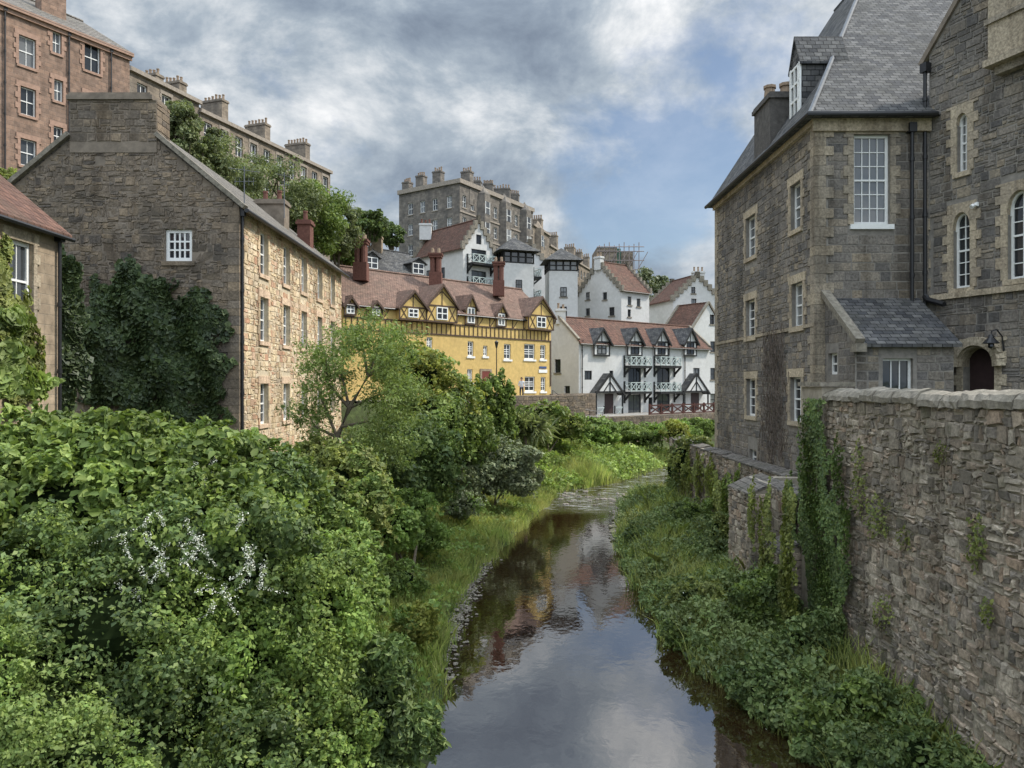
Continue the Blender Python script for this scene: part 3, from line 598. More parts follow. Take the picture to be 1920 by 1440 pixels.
mb=MB(); f1.box(mb,r[0],r[1],r[2]+.3,r[3],.02,.06); tag(mb.build('wall_sign',plain('blue_sign_paint',(.06,.10,.22),.1,5),uv=False),'small blue plaque on the yellow wall beside the right corner windows','sign')
mb=MB(); f1.box(mb,r[0]-.1,r[1]+.1,r[2]-.1,r[2]+.2,.02,.06); tag(mb.build('street_name_sign',M['wpaint'],uv=False),'white street name plate just below the blue plaque','sign')
# ------------------------------------------------------------ WHITE BUILDING
fc=fw
wn=W_(fc,[(1096,695,1110,712),(1143,695,1150,712),(1178,640,1202,684),(1178,690,1202,732),(1178,740,1202,778),(1232,640,1256,682),(1232,690,1256,730),(1232,738,1256,775),(1300,690,1312,708),(1216,745,1224,768)],nx=2,nz=1,sill=None,fm='btimber',rev=.12,mid=False)
root,f1,fr1,fl1=house('white_terrace','white harled terrace with red tile roof, dormers, balconies and timber porches','house',WA,WB,6,-4,4.34,6.9,'u','white','red_tile',wn,(),[dict(r=(2.4,3.3,1.2,2.6),nx=2,nz=2,sill='coping',fm='btimber'),dict(r=(3.9,4.7,-1.6,-.2),nx=2,nz=2,sill='coping',fm='btimber')],ov=.35,skew='coping')
for x in (1125,1187,1237,1291):
    u=f1.px(x,0)[0]; hw=1.15; za=f1.px(x,616)[1]; zb=f1.px(x,668)[1]; ze_=f1.px(x,641)[1]
    gdorm(root,f1,u,hw,zb,ze_,za,.25,2.5,'white','slate','btimber',(zb+.25,ze_-.1,.62),fm='btimber',cross=False,ov=.3)
for x0,x1 in ((1170,1209),(1226,1264)):
    u0,u1=f1.px(x0,0)[0],f1.px(x1,0)[0]
    for y in (686,734): balcony(root,f1,u0,u1,f1.px((x0+x1)/2,y)[1],1.0)
for x,hp,ya,ye,yb in ((1131,29,700,735,782),(1293,27,700,734,776)):
    u=f1.px(x,0)[0]; hw=abs(f1.px(x+hp,0)[0]-f1.px(x-hp,0)[0])/2*.85; za,ze_,zb=[f1.px(x,q)[1] for q in (ya,ye,yb)]; g=f1.pt; o=.9; k=(za-ze_)/hw
    rb=MB()
    for s in (-1,1): rb.slab(g(u+s*(hw+.25),ze_-.25*k,o+.04),g(u,za,o+.04),g(u,za,0),g(u+s*(hw+.25),ze_-.25*k,0),.12)
    pr=rb.build('porch',M['slate'],root)
    w_=MB(); w_.poly(g(u-hw,ze_,o+.06),g(u+hw,ze_,o+.06),g(u,za-.12,o+.06)); w_.build('porch_gable',M['white'],pr)
    t=MB()
    for s in (-1,1):
        t.bar(g(u+s*hw,zb,o),g(u+s*hw,ze_,o),.16); t.bar(g(u+s*(hw+.28),ze_-.28*k-.05,o+.1),g(u,za-.05,o+.1),.1,.22); t.bar(g(u+s*hw*.5,ze_,o+.08),g(u,ze_+(za-ze_)*.55,o+.08),.1)
        f1.box(t,u+s*hw*.4-.05,u+s*hw*.4+.05,zb,zb+1.2,o-.05,o+.05)
    f1.box(t,u-hw-.1,u+hw+.1,ze_-.1,ze_+.1,o-.08,o+.12); t.bar(g(u,ze_,o+.08),g(u,za-.1,o+.08),.12)
    t.build('porch_frame',M['btimber'],pr,uv=False)
    d_=MB(); f1.box(d_,u+hw*.1,u+hw*.75,zb-.2,ze_-.2,.02,.06); d_.build('door',M['doorm'],root,uv=False)
    for s in (-1,1):
        mr=MB(); mr.bar(g(u+s*hw*.95,zb+.1,o+.06),g(u+s*hw*.45,zb+1.0,o+.06),.07,.04); mr.bar(g(u+s*hw*.45,zb+.1,o+.07),g(u+s*hw*.95,zb+1.0,o+.07),.07,.04); f1.box(mr,min(u+s*hw*.45,u+s*hw*.95),max(u+s*hw*.45,u+s*hw*.95),zb+1.0,zb+1.08,o+.03,o+.1)
        mr.build('porch_railing',M['mint'],pr,uv=False)
downpipe(root,f1,.4,-3.3,4.2); downpipe(root,f1,f1.L*.42,-3.3,4.2); downpipe(root,f1,f1.L*.78,-3.3,4.2)
p=f1.pt(.3,0,-3); chimney(root,p.x,p.y,1.,.7,6.3,7.9,'white',2)
A,B=P(1262,0,99).xy,P(1352,0,101).xy
root,f1,_,_=house('white_gabled_house','white crow stepped house with twin chimney pots, farthest right behind the white terrace','house',A,B,7,0,11.3,14.5,'n','white','red_tile',W_(Fac(A,B),[(1296,560,1306,580),(1320,585,1328,605),(1296,538,1304,550)],nx=2,nz=2,sill='coping',fm='btimber'),crow='coping')
p=P(1309,520,101); chimney(root,p.x,p.y,1.6,.8,13.5,15.2,'white',3)
A,B=P(1292,0,93).xy,P(1362,0,97).xy
root,f1,_,_=house('white_gabled_house','narrow white gable with tall dark windows at the right end of the white terrace','house',A,B,5,-4,6.2,10.2,'n','white','red_tile',W_(Fac(A,B),[(1331,590,1340,608),(1332,640,1342,660),(1332,690,1342,712),(1332,738,1342,760)],nx=1,nz=2,sill='coping',fm='btimber'),skew='coping')
# houses behind
A,B=(-5.78,88.),(-2.28,91.); fc=Fac(A,B)
root,f1,fr1,fl1=house('white_gabled_house','white gable with two pale green balconies and red roof, above the yellow house','house',A,B,10,5,16.3,19.6,'n','white','red_tile',W_(fc,[(884,468,912,492),(884,508,912,532),(893,440,903,458)],nx=2,nz=1,sill=None,fm='btimber',mid=False),crow='coping')
for y in (496,538): balcony(root,f1,f1.px(876,0)[0],f1.px(920,0)[0],f1.px(898,y)[1],1.2)
for u in (2.5,5.5): win(root,fl1,(u,u+.8,12.2,14.2),2,2,fm='btimber',sill=None,rev=-.06)
p=f1.pt(1.2,0,-9.6); chimney(root,p.x,p.y,1.5,.8,18.5,20.6,'white',3,'red_brick')
A,B=P(672,0,80).xy,P(800,0,86).xy; fc=Fac(A,B)
root,f1,_,_=house('slate_roofed_house','low house with grey slate roof and white dormer windows behind the red brick chimneys','house',A,B,8,3,12.0,15.4,'u','white','slate',(),ov=.4)
for x,yb,yt in ((702,487,455),(790,508,478)):
    u=f1.px(x,0)[0]; zb,zt=12.2,14.2
    gdorm(root,f1,u,.95,zb,zt-.3,zt+.3,-.6,2.4,'slate','slate',None,(zb+.5,zt-.35,.75))
p=f1.pt(4.8,0,-4); chimney(root,p.x,p.y,1.2,.9,14.5,17.0,'cream_ash',3); p=f1.pt(.4,0,-4); chimney(root,p.x,p.y,1.2,.9,14.5,17.2,'cream_ash',3)
def tower(label,x0,x1,Y,ya,ye,yw,yb,ang):
    c=P((x0+x1)/2,0,Y); hw=(x1-x0)/F*Y/2*.78; zt,ze_,zw,zb=[(720-q)/F*Y for q in (ya,ye,yw,yb)]
    d=Vector((math.cos(ang),math.sin(ang)));n=Vector((d.y,-d.x)); C=c.xy
    cs=[C-d*hw+n*hw,C+d*hw+n*hw,C+d*hw-n*hw,C-d*hw-n*hw]; root=thing('white_tower_house',label,'house',(c.x,c.y,zb-3)); mb=MB()
    for i in range(4):
        q=Fac(cs[i],cs[(i+1)%4]); wall(mb,q,0,q.L,zb-3,zw)
    mb.poly(*[Vector((*q,zw)) for q in cs]); mb.build('wall',M['white'],root)
    gl=MB(); fm=MB()
    for i in range(4):
        q=Fac(cs[i],cs[(i+1)%4]); gl.poly(q.pt(.15,zw,-.15),q.pt(q.L-.15,zw,-.15),q.pt(q.L-.15,ze_,-.15),q.pt(.15,ze_,-.15))
        for k in range(5): u=q.L*k/4; q.box(fm,u-.09,u+.09,zw,ze_,-.12,-.02)
        q.box(fm,0,q.L,zw,zw+.15,-.1,.02); q.box(fm,0,q.L,(zw+ze_)/2-.05,(zw+ze_)/2+.05,-.11,-.03)
    w=fm.build('window',M['btimber'],root,uv=False); gl.build('pane',M['glass'],w,uv=False)
    rb=MB(); hw2=hw*1.35; top=Vector((C.x,C.y,zt)); es=[Vector((*(C+d*sx*hw2+n*sy*hw2),ze_-.1)) for sx,sy in ((-1,1),(1,1),(1,-1),(-1,-1))]
    for i in range(4): rb.poly(es[i],es[(i+1)%4],top)
    rb.poly(*[e+Vector((0,0,-.05)) for e in es]); rb.build('roof',M['slate'],root)
    q=Fac(cs[0],cs[1])
    for z in (zw-2.6,zw-5): win(root,q,(q.L/2-.4,q.L/2+.4,z-.6,z+.6),2,2,fm='btimber',sill='coping',rev=-.06)
    return root,q
rt,q=tower('white stair tower with pointed slate cap, left of the pair above the yellow roof',925,1000,92,445,474,498,566,.35)
balcony(rt,Fac(q.B,q.B+Vector((-q.n.x,-q.n.y))*3),.2,2.6,(720-520)/F*92,1.1); balcony(rt,Fac(q.B,q.B+Vector((-q.n.x,-q.n.y))*3),.2,2.6,(720-560)/F*92,1.1)
tower('white stair tower with pointed slate cap, right of the pair above the yellow roof',1018,1086,94,465,491,512,606,.1)
A,B=P(964,0,101).xy,P(1022,0,103).xy
house('white_gabled_house','white crow stepped gable squeezed between the two stair towers','house',A,B,8,4,16.8,19.2,'n','white','red_tile',W_(Fac(A,B),[(990,470,998,484)],nx=1,nz=2,fm='btimber',sill=None),crow='coping')
A,B=P(1083,0,98).xy,P(1165,0,92).xy; fc=Fac(A,B); fr0=Fac(B,(Vector(B)-fc.n*5.2))
root,f1,fr1,_=house('white_gabled_house','white crow stepped house with small dark windows and red roof, above the white terrace','house',A,B,5.2,3,11.7,15.4,'n','white','red_tile',W_(fc,[(1098,548,1106,562),(1098,578,1106,592),(1130,548,1138,562),(1142,576,1152,592)],nx=2,nz=2,sill='coping',fm='btimber'),W_(fr0,[(1177,556,1184,572),(1194,560,1201,575),(1177,580,1183,594)],nx=2,nz=2,sill='coping',fm='btimber'),crow='coping')
p=P(1123,495,95); chimney(root,p.x,p.y,1.,.7,14.5,16.2,'white',2,ang=-.8)
# scaffolded block
root=thing('scaffolded_building','distant block wrapped in scaffolding on the skyline right of the tenements','building',(*P(1158,0,150).xy,10))
c=P(1158,0,150); x0,x1=P(1116,0,150).x,P(1198,0,150).x; mb=MB(); mb.box(x0+1,x1-1.5,148,158,10,26.2); mb.box(x0,x0+4,147,156,10,26.9); mb.build('wall',M['brown_ten'],root)
mb=MB(); mb.box(x0+1.2,x1-4,147.7,147.95,23.2,26.8); mb.build('netting',M['net'],root,uv=False)
mb=MB()
for i in range(9):
    x=x0+.5+(x1-x0-1)*i/8; mb.tube([(x,147,10),(x,147,27.3+(i%3)*.3)],.09,5)
for z in (22.5,24.3,26.1,27): mb.tube([(x0,146.9,z),(x1+.5,146.9,z)],.09,5)
for i in range(5): mb.tube([(x0+i*2,146.8,22.5),(x0+i*2+2,146.8,26)],.07,5)
mb.build('scaffold',M['scaf'],root,uv=False)
# ------------------------------------------------------------ RIGHT BUILDING
root=thing('mill_building','tall dark stone building with steep slate roof and gothic windows on the right bank','building',(14,30,-4))
A,B=(10.,36.6),(10.,24.6); f=Fac(A,B); ze=8.8
ws=W_(f,[(1399,405,1418,482),(1399,562,1417,632),(1400,710,1418,780),(1483,343,1503,430),(1485,530,1507,613),(1482,707,1504,790)],nx=2,nz=4,sill='trim',sur='trim')+W_(f,[(1405,843,1418,872)],nx=2,nz=2,sill='trim')
ff=Fac(B,(13.75,24.6)); wf=[dict(r=ff.rect(1600,252,1668,421),nx=4,nz=6,sill='wpaint',sur='quoin',t=.09,blk=.34,rev=.14)]
fb=Fac((27,36.6),A); RX=16.; RZ=18.5
mb=MB(); wall(mb,f,0,f.L,-4.2,ze,[w['r'] for w in ws]); wall(mb,ff,0,ff.L,-2,ze,[w['r'] for w in wf]); mb.poly((10,36.6,ze),(27,36.6,ze),(21,36.6,RZ-.3),(RX,36.6,RZ-.3)); wall(mb,fb,0,17,-4,ze); mb.build('wall',M['right_mortar'],root,uv=False)
def grow(r,a=.18): return (r[0]-a,r[1]+a,r[2]-.16,r[3]+.3)
mb=MB(); stones(mb,f,.3,f.L-.35,-4.2,ze-.3,[grow(w['r']) for w in ws],(.18,.36),(.2,.6),.035,.008,.018,sp=.4); stones(mb,ff,.4,ff.L,-2,ze-.55,[grow(w['r']) for w in wf],(.24,.36),(.35,.8),.02,.005,.006); mb.build('stonework',M['right'],root,uv=False)
mb=MB()
z=-4.2;i=0
while z<ze-.35:
    zz=min(z+U(.28,.38),ze-.3); a,b=(.55,.33) if i%2 else (.33,.58)
    mb.box(9.95,10+b,24.55,24.6+a,z+.005,zz-.005); mb.box(9.95,10.3,36.6-a,36.66,z+.005,zz-.005); z=zz;i+=1
mb.build('quoin',M['quoin'],root,uv=False)
mb=MB(); f.box(mb,-.1,f.L+.12,ze-.28,ze-.02,0,.14); ff.box(mb,-.12,ff.L,ze-.5,ze-.03,0,.137); mb.build('cornice',M['trim'],root,uv=False)
mb=MB(); f.box(mb,0,f.L,1.9,2.02,0,.07); mb.build('string_course',M['quoin'],root,uv=False)
for w in ws: win(root,f,**w)
for w in wf: win(root,ff,**w)
rb=MB(); E=[Vector(q) for q in ((9.65,24.2,ze-.05),(27.4,24.2,ze-.05),(27.4,37,ze-.05),(9.65,37,ze-.05))]; r0,r1,r2,r3=Vector((RX,33.6,RZ)),Vector((RX,37,RZ)),Vector((21,33.6,RZ)),Vector((21,37,RZ))
rb.poly(E[0],E[1],r2,r0); rb.poly(E[3],E[0],r0,r1); rb.poly(E[1],E[2],r3,r2); rb.poly(r0,r2,r3,r1); rb.poly(*[q-Vector((0,0,.04)) for q in E])
ro=rb.build('roof',M['slate'],root)
mb=MB(); mb.tube([E[0]+Vector((0,0,.03)),r0+Vector((0,0,.03)),r1],[.08,.08,.08],6); mb.build('lead_ridge',M['lead'],ro,uv=False)
mb=MB(); mb.tube([(9.6,37,ze-.05),(9.6,24.12,ze-.05),(13.75,24.12,ze-.06)],.08,8); mb.build('gutter',M['black'],ro,uv=False)
chimney(root,10.6,29.8,1.25,1.9,8.3,11.3,'soot',2,ang=0,ph=.6,pr=.24)
fdm=Fac((10.5,28.1),(10.5,27.1)); d=gdorm(root,fdm,.5,.5,9.3,11.75,12.75,0,1.7,'slate','slate',None,None,ov=.08)
q=MB(); p=MB(); p.poly(fdm.pt(.17,9.9,.02),fdm.pt(.83,9.9,.02),fdm.pt(.83,11.65,.02),fdm.pt(.17,11.65,.02))
for a in (.12,.46,.8): fdm.box(q,a,a+.08,9.85,11.7,0,.08)
for z in (9.85,10.45,11.05,11.65): fdm.box(q,.12,.88,z-.04,z+.04,0,.075)
fdm.box(q,.0,.12,9.7,11.75,0,.06); fdm.box(q,.88,1.0,9.7,11.75,0,.06); q.build('window',M['wpaint'],d,uv=False); p.build('pane',M['glass'],d,uv=False)
# wing
fw2=Fac((13.75,24.6),(13.75+.36*8.5,24.6-.93*8.5))
aw=[fw2.rect(1795,212,1815,322),fw2.rect(1788,398,1820,540),fw2.rect(1890,356,1936,522)]; sl=fw2.rect(1722,430,1739,560); drr=fw2.rect(1806,652,1866,740); drr=(drr[0],drr[1],-1.6,drr[3])
s1=fw2.px(1745,98)[0]; zs=fw2.px(1745,98)[1]; kk=1.15; holes=aw+[sl,drr]; zap=zs+kk*(4.6-s1)
mb=MB(); wall(mb,fw2,0,fw2.L,-2,zap,holes,clips=((-kk,1,zs-kk*s1),(kk,1,zap+kk*4.6))); mb.build('wall',M['right_mortar'],root,uv=False)
limw=lambda z:(max(.03,s1+(z-zs)/kk),min(fw2.L,4.6+(zap-z)/kk))
mb=MB(); stones(mb,fw2,.03,fw2.L,-2,zap-.1,[grow(r,.22) for r in holes],(.18,.36),(.2,.6),.035,.008,.018,limw,sp=.4); mb.build('stonework',M['right'],root,uv=False)
sb=MB(); sb.bar(fw2.pt(s1-.35,zs-.35*kk+.1,-.05),fw2.pt(4.6,zap+.1,-.05),.3,.16); sb.bar(fw2.pt(4.6,zap+.1,-.052),fw2.pt(8.4,zap-3.8*kk+.1,-.052),.3,.16); sb.build('gable_coping',M['gable_mortar'],root)
mb=MB(); fw2.box(mb,.1,fw2.L,2.72,2.9,0,.12); mb.build('string_course',M['trim'],root,uv=False)
rb=MB(); b0=fw2.pt(s1-.3,zs-.3*kk,-.1); t0=fw2.pt(4.6,zap,-.1); off=Vector((-fw2.n.x*9,-fw2.n.y*9,0)); rb.slab(b0,t0,t0+off,b0+off,.12); e0=fw2.pt(8.4,zap-3.8*kk,-.1); rb.slab(t0,e0,e0+off,t0+off,.12); rb.build('roof',M['slate'],root)
def arch(root,fac,r,dn='window',sur='trim',sp=.9):
    u0,u1,z0,z1=r; w=u1-u0; uc=(u0+u1)/2; zs_=z1-w*sp; q=MB(); pts=[]
    n=8
    for i in range(n+1):
        t=i/n; pts.append((u0+(uc-u0)*(1-math.cos(t*math.pi/2)), zs_+(z1-zs_)*math.sin(t*math.pi/2)**.85))
    pts=pts+[(2*uc-a,b) for a,b in pts[-2::-1]]
    for (a,b),(c,d) in zip(pts,pts[1:]):
        q.poly(fac.pt(a,b,.05),fac.pt(c,d,.05),fac.pt(c,z1+.3,.05),fac.pt(a,z1+.3,.05)); q.poly(fac.pt(a,b,.05),fac.pt(c,d,.05),fac.pt(c,d,-.25),fac.pt(a,b,-.25))
    z=z0;k=0
    while z<z1+.28:
        zz=min(z+U(.26,.36),z1+.3); ww=.36 if k%2 else .2
        fac.box(q,u0-ww,u0-.001,z+.004,zz-.004,-.05,.046);fac.box(q,u1+.001,u1+ww,z+.004,zz-.004,-.05,.046); z=zz;k+=1
    if dn=='window':
        wn_=win(root,fac,r,2,6,sill=sur,t=.07); q.build('surround',M[sur],wn_,uv=False)
        am=MB()
        for (a,b),(c,d) in zip(pts,pts[1:]): am.bar(fac.pt(a,b-.04,-.14),fac.pt(c,d-.04,-.14),.08,.08)
        am.build('arch_bar',M['wpaint'],wn_,uv=False)
    else:
        dm=MB(); dm.poly(fac.pt(u0,z0,-.3),fac.pt(u1,z0,-.3),fac.pt(u1,z1,-.3),fac.pt(u0,z1,-.3)); dd=dm.build('door',M['doorm'],root,uv=False); q.build('door_surround',M['pale_trim'],dd,uv=False)
        h=MB()
        for (a,b),(c,d) in zip(pts,pts[1:]):
            e=lambda a,b,k_=1.38:(uc+(a-uc)*k_,zs_+(b-zs_)*(k_-.03)); h.bar(fac.pt(*e(a,b),.12),fac.pt(*e(c,d),.12),.24,.26); h.bar(fac.pt(*e(a,b,1.15),.07),fac.pt(*e(c,d,1.15),.07),.1,.12)
        h.build('hood_mould',M['pale_trim'],dd,uv=False)
for r in aw: arch(root,fw2,r)
arch(root,fw2,drr,'door',sp=.55); win(root,fw2,sl,1,3,sill='trim',sur='trim',blk=.12)
mb=MB(); u0,zb=fw2.px(1872,118); u1=u0+1.6; fw2.box(mb,u0,u1,zb,zb+3.2,-.1,.45); fw2.box(mb,u0-.1,u1+.1,zb-.2,zb,-.1,.55); fw2.box(mb,u0+.1,u1-.1,zb-.45,zb-.2,-.1,.3); fw2.box(mb,u0-.08,u1+.08,zb+1.05,zb+1.2,-.1,.52); mb.build('corbelled_chimney',M['quoin'],root,uv=False)
# lean-to
fl_=Fac((10.3,22.4),(13.25,22.4)); fls=Fac((10.3,24.6),(10.3,22.4)); lw=fl_.rect(1655,672,1712,740); sw=fls.rect(1552,662,1570,702)
mb=MB(); wall(mb,fl_,0,fl_.L,-2,1.25,[lw]); wall(mb,fls,0,fls.L,-2.8,2.8,[sw],clips=((.72,1,2.8),)); wall(mb,Fac((13.25,22.4),(13.25,24.6)),0,2.2,-2,1.25); lt=mb.build('lean_to',M['right_mortar'],root,uv=False)
mb=MB(); stones(mb,fl_,.02,fl_.L,-2,1.15,[grow(lw,.1)],(.2,.32),(.3,.6),.02); stones(mb,fls,.0,2.18,-2.8,2.6,[grow(sw,.1)],(.2,.32),(.3,.6),.02,lim=lambda z:(0,min(2.18,(2.8-z)/.72))); mb.build('lean_to_stonework',M['right'],lt,uv=False)
rb=MB(); rb.slab((10.45,22.2,1.2),(13.4,22.2,1.2),(13.4,24.62,2.85),(10.45,24.62,2.85),.1); rb.build('lean_to_roof',M['slate'],lt)
sb=MB(); sb.bar((10.3,22.1,1.27),(10.3,24.6,3.02),.28,.18); sb.box(10.14,10.46,22.0,22.4,.95,1.2); sb.build('skew_coping',M['coping'],lt)
win(lt,fl_,lw,3,1,sill=None,mid=False); win(lt,fls,sw,2,2,sill=None)
downpipe(root,ff,ff.px(1706,0)[0],2.5,8.3,.14,.06); downpipe(root,fw2,fw2.px(1741,0)[0],2.6,10.3,.16,.06)
mb=MB(); a=fw2.px(1741,0)[0]; mb.tube([fw2.pt(a,2.9,.16),fw2.pt(a+.15,2.75,.2),fw2.pt(a+.75,2.55,.22)],.09,8); mb.build('pipe_elbow',M['black'],root,uv=False)
u,z=fw2.px(1884,640); t=thing('wall_lantern','black swan neck wall lantern beside the arched doorway','lantern',fw2.pt(u,z,0)); mb=MB(); mb.tube([fw2.pt(u,z-.3,.03),fw2.pt(u,z+.15,.12),fw2.pt(u-.05,z+.35,.28),fw2.pt(u-.1,z+.3,.42),fw2.pt(u-.1,z+.15,.45)],.022,6); mb.build('bracket_arm',M['black'],t,uv=False)
p=fw2.pt(u-.1,z,.45); mb=MB(); mb.tube([p+Vector((0,0,.2)),p+Vector((0,0,.1)),p+Vector((0,0,-.05)),p+Vector((0,0,-.07))],[.05,.09,.22,.22],12); mb.build('lamp_shade',M['black'],t,uv=False)
mb=MB(); mb.tube([p+Vector((0,0,-.06)),p+Vector((0,0,-.16)),p+Vector((0,0,-.22))],[.08,.09,.03],8); mb.build('lamp_glass',M['glass'],t,uv=False)
u,z=fw2.px(1834,384); t=thing('flood_light','small white floodlight fixed between the gothic windows','light',fw2.pt(u,z,0)); mb=MB(); fw2.box(mb,u-.05,u+.05,z-.05,z+.07,.03,.1); mb.tube([fw2.pt(u,z,.1),fw2.pt(u-.02,z-.03,.17),fw2.pt(u-.04,z-.08,.25)],[.03,.06,.07],8); mb.build('lamp_head',M['wpaint'],t,uv=False)
# ------------------------------------------------------------ RIVER WALLS
YW=20.3
root=thing('river_wall','tall near rubble river wall with rounded coping along the right edge','wall',(8.2,13,-8))
fr=Fac((8.,YW),(8.,5.)); mb=MB(); mb.box(8.0,8.5,5,YW,-8,-.38); mb.build('wall_core',M['rwall_mortar'],root,uv=False)
mb=MB(); stones(mb,fr,0,YW-5,-7.6,-.4,(),(.13,.34),(.10,.42),.055,.008,.045,sp=.65); mb.build('masonry',M['rwall'],root,uv=False)
mb=MB(); y=5.
while y<YW-.1:
    yy=min(y+U(.5,1.1),YW); prof=[(7.91,-.4),(7.91,-.28),(8.0,-.17),(8.25,-.1),(8.5,-.17),(8.6,-.28),(8.6,-.4)]; dz=U(-.035,.03)
    n_=4; rows=[[(x+U(-.025,.025),y+.012+(yy-y-.024)*i/n_,z+dz+U(-.02,.02)) for x,z in prof] for i in range(n_+1)]
    mb.poly(*rows[0]); mb.poly(*rows[-1])
    for a,b in zip(rows,rows[1:]):
        for i in range(7): mb.poly(a[i],a[(i+1)%7],b[(i+1)%7],b[i])
    y=yy
mb.build('coping',M['coping'],root,uv=False)
mb=MB(); mb.box(7.8,8.7,18.9,YW+.1,-.06,.05); mb.build('end_cap',M['coping'],root,uv=False)
mb=MB(); mb.box(7.88,8.5,19.0,YW+.02,-7.8,-.08); mb.build('end_pillar',M['rwall_mortar'],root,uv=False)
root=thing('river_wall','lower rubble river wall with slab coping below the tall building','wall',(8.8,30,-8)); ZL=-3.15
f_a=Fac((8.,YS),(8.,YW+.05)); f_b=Fac((XF,44.),(XF,YS)); mb=MB(); mb.box(8.0,8.45,YW+.05,YS,-8,ZL); mb.box(XF,XF+.4,YS-.4,44,-8,ZL-.01); mb.box(8.45,XF,YS-.4,YS,-8,ZL-.005); mb.build('wall_core',M['rwall_mortar'],root,uv=False)
mb=MB(); stones(mb,f_a,0,f_a.L,-7.4,ZL-.02,(),(.13,.36),(.14,.5),.06,.008,.04,sp=.55); stones(mb,f_b,0,f_b.L,-7.4,ZL-.03,(),(.13,.36),(.14,.5),.06,.008,.04,sp=.55); stones(mb,Fac((XF+.4,44.02),(XF,44.02)),0,.4,-7.4,ZL-.03); mb.build('masonry',M['rwall'],root,uv=False)
mb=MB(); y=YW+.1
while y<43.9:
    x0=8.0 if y<YS-.3 else XF; yy=min(y+U(.4,.9),44.05)
    if y<YS-.3 and yy>YS: yy=YS
    e=U(-.035,.035); mb.slab((x0-.05+U(-.04,.04),y,ZL-.0+e),(x0-.05+U(-.04,.04),yy-.015,ZL+e+U(-.02,.02)),(x0+.5,yy-.015,ZL+.1+e),(x0+.5,y,ZL+.1+e),.07); y=yy
mb.build('coping',M['slate2'],root)
for ya,yb,zt,xo in ((23.1,25.2,-3.4,7.35),(20.4,21.6,-4.6,7.3)):
    mb=MB(); mb.hexa([(xo-.1,ya,-7.6),(8.05,ya,-7.6),(8.05,yb,-7.6),(xo-.1,yb,-7.6),(xo+.05,ya,zt),(8.05,ya,zt+.3),(8.05,yb,zt+.3),(xo+.05,yb,zt)]); bt=mb.build('buttress',M['rwall_mortar'],root,uv=False)
    mb=MB(); stones(mb,Fac((xo-.02,yb),(xo-.02,ya)),0,yb-ya,-7.4,zt,(),(.12,.3),(.16,.45),.06,sp=.4,jit=.03); stones(mb,Fac((xo,ya-.02),(8.0,ya-.02)),0,8-xo,-7.4,zt,(),(.12,.28),(.2,.4),.05,jit=.025); mb.build('buttress_masonry',M['rwall'],bt,uv=False)
    mb=MB(); mb.slab((xo-.06,ya-.05,zt+.02),(xo-.06,yb+.05,zt-.02),(7.93,yb+.05,zt+.28),(7.93,ya-.05,zt+.3),.06); mb.build('buttress_cap',M['slate2'],bt)
# retaining walls and fence
root=thing('retaining_wall','low grey retaining wall below the white terrace forecourt','wall',fw.pt(8,-6.4,5.2)); mb=MB(); fw.box(mb,-3,26,-6.6,-3.1,5.0,5.4); mb.build('wall_core',M['gable_mortar'],root,uv=False)
mb=MB(); fo=Fac(fw.pt(-3,0,5.4)[:2],fw.pt(26,0,5.4)[:2]); stones(mb,fo,0,29,-6.5,-3.15,(),(.15,.3),(.3,.7),.05); mb.build('masonry',M['gable'],root,uv=False)
root=thing('retaining_wall','stone parapet wall along the path in front of the yellow house','wall',fy.pt(15,-5,3.5)); mb=MB(); fy.box(mb,4,23.,-5.2,-.95,3.35,3.75); mb.build('wall_core',M['gable_mortar'],root,uv=False)
mb=MB(); fo=Fac(fy.pt(4,0,3.75)[:2],fy.pt(23,0,3.75)[:2]); stones(mb,fo,0,19,-5.1,-1.0,(),(.15,.3),(.3,.7),.05,sp=.3); mb.build('masonry',M['gable'],root,uv=False)
t=thing('timber_fence','red brown criss cross timber fence in front of the white terrace','fence',fw.pt(8,-3.2,4.9))
u=fw.px(1165,0)[0]-1.5; pts=[]
while u<25: pts.append(u); u+=1.8
rl=MB()
for a,b in zip(pts,pts[1:]):
    g=fw.pt; rl.bar(g(a,-3.0,5.15),g(b,-2.2,5.15),.1); rl.bar(g(b,-3.0,5.16),g(a,-2.2,5.16),.1); fw.box(rl,a,b,-2.24,-2.1,5.08,5.22); fw.box(rl,a,b,-3.08,-2.96,5.1,5.2)
rl.build('rail',M['rtimber'],t,uv=False)
for a in pts:
    m=MB(); fw.box(m,a-.08,a+.08,-3.12,-2.0,5.07,5.23); m.build('post',M['rtimber'],t,uv=False)
root=thing('path_wall','dark stone garden wall between the yellow house and the white terrace','wall',(4.5,71,-3.5)); pw=Fac((3.8,69.6),(8.2,73.2)); mb=MB(); pw.box(mb,0,pw.L,-6,-.9,-.4,0); mb.build('wall_core',M['gable_mortar'],root,uv=False)
mb=MB(); stones(mb,pw,0,pw.L,-5.8,-.95,(),(.15,.3),(.3,.7),.05); mb.build('masonry',M['gable'],root,uv=False)
t=thing('iron_handrail','thin black iron handrail beside the steps near the white terrace','railing',P(1070,790,68)); mb=MB()
pa=[P(1036,752,66),P(1080,785,68),P(1130,792,70)]
for h in (.45,.95): mb.tube([q+Vector((0,0,h)) for q in pa],.03,5)
for i in range(9):
    s=i/8*2; k=min(1,int(s)); q=pa[k].lerp(pa[k+1],s-k); mb.tube([q-Vector((0,0,.6)),q+Vector((0,0,.97))],.025,5)
mb.build('rail',M['black'],t,uv=False)
p=P(931,0,62.5); zb=-1.2; t=thing('street_lamp','slim black lamp post standing before the yellow house','street lamp',(p.x,p.y,zb)); mb=MB(); mb.tube([(p.x,p.y,zb),(p.x,p.y,zb+.8),(p.x,p.y,zb+.85),(p.x,p.y,zb+4.2)],[.1,.09,.05,.035],8); mb.build('post',M['black'],t,uv=False)
